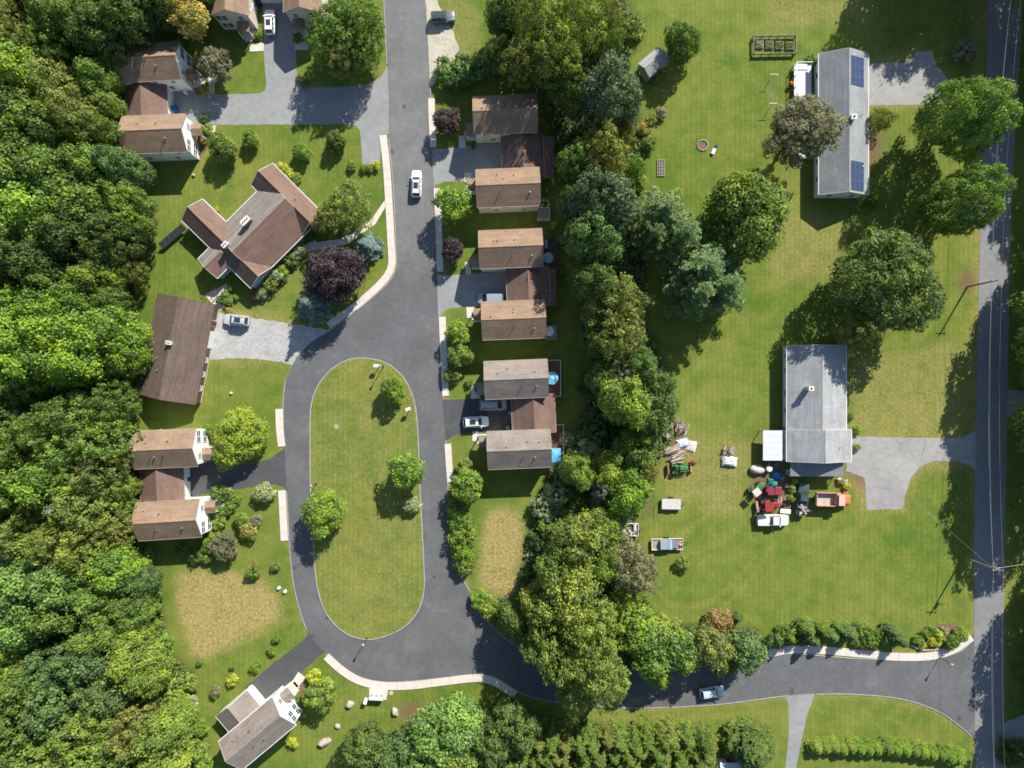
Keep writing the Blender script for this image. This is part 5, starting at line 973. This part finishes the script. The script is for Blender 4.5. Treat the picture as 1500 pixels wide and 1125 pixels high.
tarp('white tarp thrown over junk below the pointed firewood heap', 1069, 676, R(-10), 1.35, .85, .8, (.58, .60, .62), 23); tarp('brown tarp folded against the white one by the firewood', 1061, 677, R(0), .6, .8, .5, (.30, .22, .20), 24)
x, y, _ = W(1110, 688, .7); o = MB().blob(0, 0, .35, 1.35, .85, .75, 14, 8, .07, 4, flat=.6).build('boat_cover', M('cover_beige', (.52, .48, .44), .08, 1.6, .6), None, (x, y, 0), R(-6), True); tag(o, 'oval mound under a beige cover beside a white round tank', 'cover')
x, y, _ = W(1127, 687, 1); o = MB().cyl(0, 0, 0, 1.05, .52, n=20).blob(0, 0, 1.05, .52, .52, .14, 20, 6).build('water_tank', WHITE, None, (x, y, 0)); tag(o, 'white round water tank beside the beige cover', 'tank')
tarp('bright blue tarp in the shade of the grey house', 1138, 696, R(-25), .75, .55, .6, (.03, .22, .55), 25); tarp('green plastic sheet by the maroon vehicle', 1135, 709, R(10), .65, .45, .4, (.02, .26, .19), 26)
tarp('dark teal cover at the foot of the house wall', 1129, 706, R(0), .7, .7, .3, (.01, .10, .10), 27)
x, y, _ = W(1151, 749, .6); o = MB().box(0, 0, .45, 1.8, .75, .08).box(-.7, 0, 0, .08, .7, .45).box(.7, 0, 0, .08, .7, .45).build('white_table', WHITE, None, (x, y, 0), R(-5)); tag(o, 'narrow white table above the white pickup', 'table')
x, y, _ = W(1016, 677, .4); o = MB().blob(0, 0, .3, .55, .42, .35, 10, 6, .15, 9, flat=.4).build('wheelbarrow_tub', M('dull_red', (.20, .06, .06), .2, 4, .7), None, (x, y, 0)); tag(o, 'dull red tub lying on the lawn above the tractor bucket', 'tub')
x, y, _ = W(942, 690, .2); pl = thing('pallet_stack', 'pale pallets stacked at the edge of the bushes', 'pallet', (x, y, 0), R(5))
for i in range(5): MB().box(0, -.8 + i * .4, .3, 1.0, .28, .05).build('slat', WOODG, pl)
for i in range(3): MB().box(-.42 + i * .42, 0, 0, .1, 2.0, .3).build('bearer', WOODG, pl)
logpile('thin pale branches lying along the bush edge', 938, 720, R(80), 14, 2.2, 1.6, .25, 15, 'branch_pile', LOGM, .3)
for i, (u, v, c) in enumerate(((1146, 700, SCR[4]), (1150, 730, SCR[1]), (1116, 730, SCR[2]), (1122, 733, SCR[0]), (1112, 745, SCR[5]), (1154, 712, SCR[3]), (1143, 733, SCR[5]), (1137, 680, SCR[4]), (1155, 690, SCR[3]), (1186, 748, SCR[3]), (1147, 742, BLACK), (1112, 728, BLACK), (1238, 706, SCR[0]), (1230, 702, SCR[3]))):
    x, y, _ = W(u, v, .3); r = random.Random(i); o = MB().box(0, 0, 0, r.uniform(.4, .9), r.uniform(.3, .7), r.uniform(.2, .5)).box(.2, .1, .2, .5, .3, .3, .5).tube([(-.5, -.3, .05), (.2, .2, .6), (.6, .3, .3)], .05, 5).build('junk_heap', c, None, (x, y, 0), r.uniform(0, 3)); tag(o, 'small heap of odd scrap pieces in the yard beside the grey house', 'scrap', 'scrap heaps in the yard')

# ------------------------------------------------------------------ street furniture
def lamp(u, v, h, lab):
    x, y, _ = W(u, v); t = thing('lamp_post', lab, 'lamp post', (x, y, 0), 0, 'lamp posts of the loop road'); MB().cyl(0, 0, 0, .5, .13, .09, 10).cyl(0, 0, .5, h - .55, .06, .05, 10).build('post', BLACK, t)
    l = MB().cyl(0, 0, h - .55, h - .12, .13, .20, 8).build('lantern', WHITE, t); MB().cyl(0, 0, h - .12, h + .06, .26, .03, 8).build('lantern_cap', M('cap_grey', (.32, .31, .29), .1, 2, .5), l)
for u, v, lab in ((562, 537, 'black lamp post with lantern beside a small box on a post'), (464, 708, 'black lamp post with lantern beside the broad light green tree'), (538, 934, 'black lamp post with lantern at the lower tip of the island kerb'), (663, 1014, 'black lamp post with lantern beside the large fresh green tree'), (1376, 962, 'black lamp post with lantern on the sidewalk by the corner bed')): lamp(u, v, 3.7, lab)
def boxpost(u, v, lab, ang):
    x, y, _ = W(u, v); t = thing('post_box', lab, 'box', (x, y, 0), ang); MB().box(0, 0, 0, .09, .09, 1.5).build('post', POLEW, t); b = MB().box(.25, 0, 1.45, .75, .42, .4).build('box', WHITE, t); MB().box(.25, 0, 1.85, .85, .5, .04).build('lid', TRIM, b)
boxpost(556, 536, 'small white box on a post next to a lamp post on the island', R(180)); boxpost(602, 598, 'small white box on a post at the kerb below the smallest island tree', R(200))
x, y, _ = W(553, 1018); t_ = thing('mailbox_row', 'row of white cluster mailboxes on the concrete pad', 'mailbox', (x, y, 0), R(-3))
for i in range(3):
    b = MB().box(-.85 + i * .85, 0, .45, .78, .55, 1.05).build('mailbox', WHITE, t_); MB().box(-.85 + i * .85, 0, 0, .2, .2, .45).build('pedestal', METAL, t_)
    for r_ in range(4): MB().box(-.85 + i * .85, .29, .55 + r_ * .23, .66, .03, .2).build('door', METAL, b)
x, y, _ = W(537, 1024); t_ = thing('parcel_locker', 'single white parcel box beside the row of mailboxes', 'mailbox', (x, y, 0), R(-15)); b = MB().box(0, 0, .3, .6, .75, .95).build('box', WHITE, t_); MB().box(0, 0, 0, .2, .2, .3).build('pedestal', METAL, t_); MB().box(.31, 0, .4, .03, .6, .7).build('door', METAL, b)
x, y, _ = W(573, 1015); o = MB().cyl(0, 0, 0, .07, .38, n=16).cyl(0, 0, .07, .1, .24, n=16).build('utility_cover', M('cover_sand', (.42, .40, .25), .1, 3, .8), None, (x, y, 0)); tag(o, 'round yellowish utility cover beside the mailbox pad', 'cover')
for u, v in ((409, 861), (418, 866)): x, y, _ = W(u, v); tag(MB().cyl(0, 0, 0, .42, .30, .26, 14).blob(0, 0, .42, .26, .26, .1, 14, 5).build('well_cap', WHITE, None, (x, y, 0)), 'white round well cap on the grass by the kerb', 'well cap', 'well caps by the kerb')
for u, v, rx, ry, rz, lab, s_ in ((513, 1031, .75, .6, .6, 'grey boulder on the lawn near the mailboxes', 1), (495, 1063, .42, .5, .4, 'small pale boulder in the middle of the sloping lawn', 2), (476, 1086, 1.25, .62, .7, 'long brown and white boulder on the sloping lawn', 3), (579, 1042, .8, .55, .55, 'weathered tree stump on bare ground below the mailboxes', 4), (339, 576, .26, .28, .3, 'small white stone on the lawn beside the barn', 5), (284, 257, .35, .28, .3, 'grey stone in the shadow of the white duplex', 6)):
    x, y, _ = W(u, v); tag(MB().blob(0, 0, rz * .45, rx, ry, rz, 9, 6, .16, s_, flat=.5).build('boulder' if 'stump' not in lab else 'tree_stump', ROCK if s_ != 5 else CONC, None, (x, y, 0), s_ * .5 if s_ != 3 else R(22)), lab, 'boulder' if 'stump' not in lab else 'stump')

# utility poles and wires
def upole(u, v, h, lab, arm=True):
    x, y, _ = W(u, v); t = thing('utility_pole', lab, 'utility pole', (x, y, 0)); MB().cyl(0, 0, 0, h, .17, .11, 10).build('pole', POLEW, t)
    if arm:
        a = MB().box(0, 0, h - .5, 1.8, .1, .1).build('crossarm', POLEW, t)
        for sx in (-.8, 0, .8): MB().cyl(sx, 0, h - .4, h - .2, .05, n=8).build('insulator', WHITE, a)
    return np.array((x, y, h))
p0 = upole(1432, 62 - 30, 9.5, 'wooden utility pole in the shade beside the grey bush'); p1 = upole(1417, 420, 7.6, 'wooden utility pole beside the bare spot on the lawn'); p2 = upole(1411, 816, 8.9, 'wooden utility pole with transformer across from the corner bed'); p3 = upole(1418, 1230, 9.2, 'wooden utility pole beside the grassy corner of the road')
x, y, _ = W(1411, 816); tt = [o for o in scn.objects if o.get('label', '').startswith('wooden utility pole with transformer')][0]; MB().cyl(.32, .1, 7.2, 8.0, .22, n=12).build('transformer', METAL, tt); MB().tube([(0, 0, 7.0), (1.5, .1, 7.3)], .035, 5).build('lamp_arm', METAL, tt)
def wire(a, b, sag, r, lab, n=14):
    a, b = np.array(a), np.array(b); pts = [a + (b - a) * i / n - np.array((0, 0, sag * 4 * (i / n) * (1 - i / n))) for i in range(n + 1)]; tag(MB().tube(pts, r, 4).build('overhead_wire', WIRE), lab, 'wire', 'overhead wires between the utility poles')
for a, b in ((p0, p1), (p1, p2), (p2, p3)):
    for dx, dz, sag, r in ((-.8, -.25, .7, .011), (.8, -.25, .7, .011), (.1, -1.5, 1.0, .020)): wire(a + np.array((dx, 0, dz)), b + np.array((dx, 0, dz)), sag, r, 'overhead wire strung between wooden poles along the town road')
wire(p2 + np.array((.1, 0, -1.3)), np.array((*W(1580, 800)[:2], 6.0)), .5, .02, 'overhead wire branching off across the town road'); wire(p2 + np.array((.1, 0, -1.6)), np.array((56.5, -9.0, 4.5)), .7, .010, 'thin overhead wire running from the pole to the grey ranch')

# ------------------------------------------------------------------ garden things
def umbrella(u, v, r, h, col, n, lab):
    x, y, _ = W(u, v, h); t = thing('patio_umbrella', lab, 'umbrella', (x, y, 0), .3); MB().cyl(0, 0, 0, h, .03, n=8).cyl(0, 0, 0, .58, .28, .22, 12).build('pole', METAL, t); c = MB(); m_ = M('canvas_' + lab[:12], col, .06, 1.5, .6)
    pts = [(r * cos(2 * pi * i / n), r * sin(2 * pi * i / n), h - .45) for i in range(n)]; c.add(pts + [(0, 0, h)], [(i, (i + 1) % n, n) for i in range(n)]); o = c.build('canopy', m_, t)
    for i in range(n): MB().tube([(0, 0, h - .03), (pts[i][0], pts[i][1], h - .48)], .018, 4).build('rib', METAL, t)
umbrella(803, 377, .98, 2.9, (.33, .44, .50), 8, 'light blue octagonal umbrella over the red-brown deck'); umbrella(805, 485, .80, 2.8, (.68, .68, .66), 16, 'white round umbrella over the small grey deck'); umbrella(809, 554, 1.15, 2.9, (.20, .50, .72), 8, 'bright blue umbrella over the deck with pale railing')
x, y, _ = W(814, 667, 2.4); t_ = thing('awning', 'square blue awning on posts behind the grey-roofed duplex', 'awning', (x, y, 0)); MB().add([(-.9, -1.2, 2.35), (.9, -1.2, 2.2), (.9, 1.2, 2.2), (-.9, 1.2, 2.35), (0, 0, 2.55)], [(0, 1, 4), (1, 2, 4), (2, 3, 4), (3, 0, 4)]).build('canopy', M('awning_blue', (.10, .36, .62), .1, 2, .6), t_)
for sx in (-.85, .85):
    for sy in (-1.15, 1.15): MB().cyl(sx, sy, 0, 2.25, .035, n=6).build('post', METAL, t_)
r = random.Random(4)
for i in range(12):
    x, y, _ = W(797 + r.uniform(-7, 9), 299 + r.uniform(-8, 6), .9); tag(MB().cyl(0, 0, .45, .8, .13, .18, 9).blob(0, 0, .85, .2, .2, .16, 8, 5, .2, i, 1).build('flower_pot', [(WHITE, SCR[2], SCR[5])[i % 3], M('pot_plant_%d' % (i % 3), ((.10, .16, .05), (.55, .50, .52), (.30, .12, .16))[i % 3], .2, 6)], None, (x, y, .1)), 'small planted pot standing on the crowded grey deck', 'flower pot', 'pots on the crowded deck')
x, y, _ = W(800, 358, .6); tag(MB().box(0, 0, .9, .5, 1.5, .06).box(0, -.6, .5, .4, .06, .4).box(0, .6, .5, .4, .06, .4).build('glass_table', M('table_pale', (.36, .42, .42), .1, 2, .3), None, (x, y, 0)), 'narrow pale table on the red-brown deck', 'table')
# wheeled bins
def bin_(u, v, c, lab, ang=0.0, s=1.0):
    x, y, _ = W(u, v, .5); t = thing('wheeled_bin', lab, 'bin', (x, y, 0), ang); t.scale = (s, s, s); MB().box(0, 0, .06, .52, .6, .92, top=1.12).build('body', c, t); l = MB().box(.0, 0, .98, .62, .72, .07).build('lid', c, t); MB().tube([(-.3, -.25, 1.0), (-.38, -.25, 1.0), (-.38, .25, 1.0), (-.3, .25, 1.0)], .025, 5).build('handle', BLACK, t)
    for sy in (-.28, .28): wheel(t, -.26, sy, .3)
BL = M('bin_blue', (.015, .11, .30), .1, 3, .5); BG_ = M('bin_dark', (.03, .045, .055), .1, 3, .5); BGR = M('bin_grey', (.20, .24, .26), .1, 3, .5)
bin_(258, 161, BL, 'large blue bin before the garage of the upper white duplex', .2, 1.3); bin_(275, 702, BL, 'blue bin before the garage behind the round lime tree', .1, 1.1); bin_(304, 513, BL, 'dark blue bin by the barn wall below a grey one', -.2, 1.25); bin_(306, 498, BGR, 'grey lidded bin by the barn wall', -.2, 1.0)
bin_(747, 605, BGR, 'small pale bin at the garage wall above another', 0, .8); bin_(744, 627, BGR, 'grey bin at the garage corner beside the white car', 0, 1.1); bin_(379, 6, BG_, 'dark bin beside the white car between cream houses', 0, 1.1); bin_(272, 135, WHITE, 'white bin in the shadow of the upper white duplex', 0, .9)
# long dark panel rack on the lawn
x, y, _ = W(252, 346, 1.0); t_ = thing('panel_rack', 'long dark tilted panel rack on the lawn behind the low house', 'rack', (x, y, 0), R(41))
for i in range(5): MB().add([(-2.7 + i * 1.08, -.55, .7), (-1.66 + i * 1.08, -.55, .7), (-1.66 + i * 1.08, .5, 1.25), (-2.7 + i * 1.08, .5, 1.25), (-2.7 + i * 1.08, -.55, .65), (-1.66 + i * 1.08, -.55, .65), (-1.66 + i * 1.08, .5, 1.2), (-2.7 + i * 1.08, .5, 1.2)], [(0, 1, 2, 3), (7, 6, 5, 4), (0, 4, 5, 1), (1, 5, 6, 2), (2, 6, 7, 3), (3, 7, 4, 0)]).build('panel', DARKT, t_)
for sx in (-2.4, 0, 2.4): MB().box(sx, -.4, 0, .08, .08, .72).box(sx, .4, 0, .08, .08, 1.16).build('support', METAL, t_)
# pergola over the garden path
x, y, _ = W(312, 436, 1.2); t_ = thing('pergola', 'thin dark pergola bars over the path between barn and house', 'pergola', (x, y, 0), R(35))
for sx in (-1.5, 0, 1.5):
    for sy in (-.8, .8): MB().box(sx, sy, 0, .08, .08, 2.1).build('post', DARKT, t_)
    MB().box(sx, 0, 2.1, .07, 2.0, .08).build('rafter', DARKT, t_)
for sy in (-.8, .8): MB().box(0, sy, 2.02, 3.4, .07, .08).build('beam', DARKT, t_)
# vegetable garden
x, y, _ = W(1133, 68); t_ = thing('garden_fence', 'low weathered fence enclosing four raised vegetable beds', 'fence', (x, y, 0), R(1))
for sy in (-1.55, 1.55): MB().box(0, sy, .25, 7.4, .05, .55).build('fence_panel', M('fence_pale', (.40, .37, .32), .15, 2.0, .85), t_)
for sx in (-3.7, 3.7): MB().box(sx, 0, .25, .05, 3.1, .55).build('fence_panel', M('fence_pale', (.40, .37, .32), .15, 2.0, .85), t_)
for i in range(6):
    for sy in (-1.55, 1.55): MB().box(-3.7 + i * 1.48, sy, 0, .1, .1, 1.0).build('post', POLEW, t_)
for i, c in enumerate(('pale', 'yellow', 'mid', 'olive')):
    x, y, _ = W(1112 + i * 14.5, 66 + i * .6); b_ = thing('raised_bed', ('raised bed of pale seedlings', 'raised bed of yellowish lettuce', 'raised bed of dark green leaves', 'raised bed of olive-green herbs')[i] + ' inside the low garden fence', 'garden bed', (x, y, 0)); MB().box(0, .62, 0, 1.35, .08, .35).box(0, -.62, 0, 1.35, .08, .35).box(.64, 0, 0, .08, 1.2, .35).box(-.64, 0, 0, .08, 1.2, .35).build('bed_frame', WOODG, b_); MB().box(0, 0, 0, 1.2, 1.16, .28).build('soil', SOIL, b_)
    g = np.random.default_rng(i + 90); pp = np.column_stack([g.uniform(-.55, .55, 160), g.uniform(-.52, .52, 160), g.uniform(.3, .6, 160)]); vv, ff = leaves(pp, g.normal(0, .5, (160, 3)) + np.array((0, 0, 1.)), .11 * g.uniform(.6, 1.4, 160), g); lv = new('foliage', np_mesh('foliage', vv, ff, LEAF, g.random(160)), b_); lv.color = (*COL[c], 1)
# clothes line
ends = []
for u, v, lab in ((1128, 116, 'white clothesline post nearer the vegetable garden'), (1127, 158, 'white clothesline post nearer the brownish tree')):
    x, y, _ = W(u, v); t_ = thing('clothesline_post', lab, 'post', (x, y, 0)); MB().cyl(0, 0, 0, 2.0, .05, n=8).build('post', WHITE, t_); MB().box(0, 0, 1.92, 1.4, .07, .07).build('crossbar', WHITE, t_); ends.append((x, y))
for i in range(4): tag(MB().tube([(ends[0][0] - .6 + i * .4, ends[0][1], 1.95), (ends[0][0] - .62 + i * .4, (ends[0][1] + ends[1][1]) / 2, 1.88), (ends[1][0] - .6 + i * .4, ends[1][1], 1.95)], .012, 4).build('clothesline', WIRE), 'thin clothesline strung between two white posts', 'line', 'clotheslines')
# fire pit, lounger, pallet, orange ball chair
x, y, _ = W(1029, 213); t_ = thing('fire_pit', 'ring of stones around a fire pit on the lawn', 'fire pit', (x, y, 0)); MB().cyl(0, 0, 0, .03, .78, n=18).build('ash', MULCH, t_)
for i in range(17): a = 2 * pi * i / 17; MB().blob(cos(a) * .9, sin(a) * .9, .08, .17, .15, .15, 7, 5, .15, i, flat=.4).build('stone', ROCK, t_)
x, y, _ = W(1046, 220, .3); t_ = thing('lounge_chair', 'white lounge chair on the lawn beside the fire pit', 'chair', (x, y, 0), R(65)); MB().box(-.2, 0, .32, 1.0, .58, .07).build('seat', WHITE, t_); MB().add([(.28, -.29, .36), (.28, .29, .36), (.85, .29, .75), (.85, -.29, .75), (.28, -.29, .30), (.28, .29, .30), (.85, .29, .69), (.85, -.29, .69)], [(0, 1, 2, 3), (7, 6, 5, 4), (0, 4, 5, 1), (2, 6, 7, 3), (1, 5, 6, 2), (3, 7, 4, 0)]).build('backrest', M('sling_blue', (.30, .36, .42), .1, 3), t_)
for sx in (-.6, .5):
    for sy in (-.25, .25): MB().box(sx, sy, 0, .05, .05, .33).build('leg', METAL, t_)
x, y, _ = W(968, 246); t_ = thing('garden_trellis', 'flat grey slatted frame lying on the lawn', 'frame', (x, y, 0))
for i in range(5): MB().box(-.6 + i * .3, 0, .18, .12, 3.0, .04).build('slat', WOODG, t_)
for i in range(6): MB().box(0, -1.4 + i * .56, .08, 1.4, .12, .09).build('bearer', WOODG, t_)
x, y, _ = W(1160, 122, .8); t_ = thing('grill', 'round orange kettle grill beside the white deck', 'grill', (x, y, 0)); MB().blob(0, 0, .8, .4, .4, .32, 14, 8).build('bowl', M('kettle_orange', (.75, .22, .02), .05, 3, .35), t_)
for a in (0, 2.1, 4.2): MB().tube([(.2 * cos(a), .2 * sin(a), .6), (.4 * cos(a), .4 * sin(a), 0)], .02, 5).build('leg', BLACK, t_)
MB().box(0, 0, 1.12, .2, .05, .06).build('handle', BLACK, t_)
# corner bed wall and mulch
tag(sheet('mulch_bed', cr(PX([(1338, 948), (1340, 930), (1358, 918), (1390, 914), (1412, 922), (1410, 938), (1385, 948), (1360, 952)]), True, .5), .0045, MULCH), kind='structure')
t_ = thing('stone_edging', 'low curved stone edging of the corner bed', 'edging', (*W(1362, 950)[:2], 0)); L_ = cr(PX([(1336, 946), (1352, 952), (1372, 951), (1388, 948)]), False, .45); ox, oy = W(1362, 950)[:2]
for i, p in enumerate(L_[:-1]): MB().blob(p[0] - ox, p[1] - oy, .12, .27, .2, .2, 7, 5, .15, i, flat=.4).build('stone', ROCK, t_)
tag(sheet('mulch_bed', cr(PX([(360, 440), (385, 420), (405, 398), (430, 372), (445, 352), (452, 362), (436, 385), (415, 415), (392, 436), (370, 446)]), True, .5), .0052, MULCH), kind='structure')
tag(sheet('mulch_bed', cr(PX([(297, 196), (306, 190), (306, 215), (298, 225), (290, 240), (284, 236), (292, 215)]), True, .5), .006, MULCH), kind='structure')
tag(sheet('mulch_bed', cr(PX([(443, 985), (447, 1000), (443, 1030), (439, 1028), (440, 1000)]), True, .5), .0066, MULCH), kind='structure')
x, y, _ = W(284, 703, 1); 
o = MB().blob(0, 0, .25, .3, .22, .3, 8, 5, .1, 3, flat=.5).build('satellite_dish', METAL, None, (*W(237, 628)[:2], 0)); tag(o, 'small grey dish-like garden object behind the white duplex', 'dish')
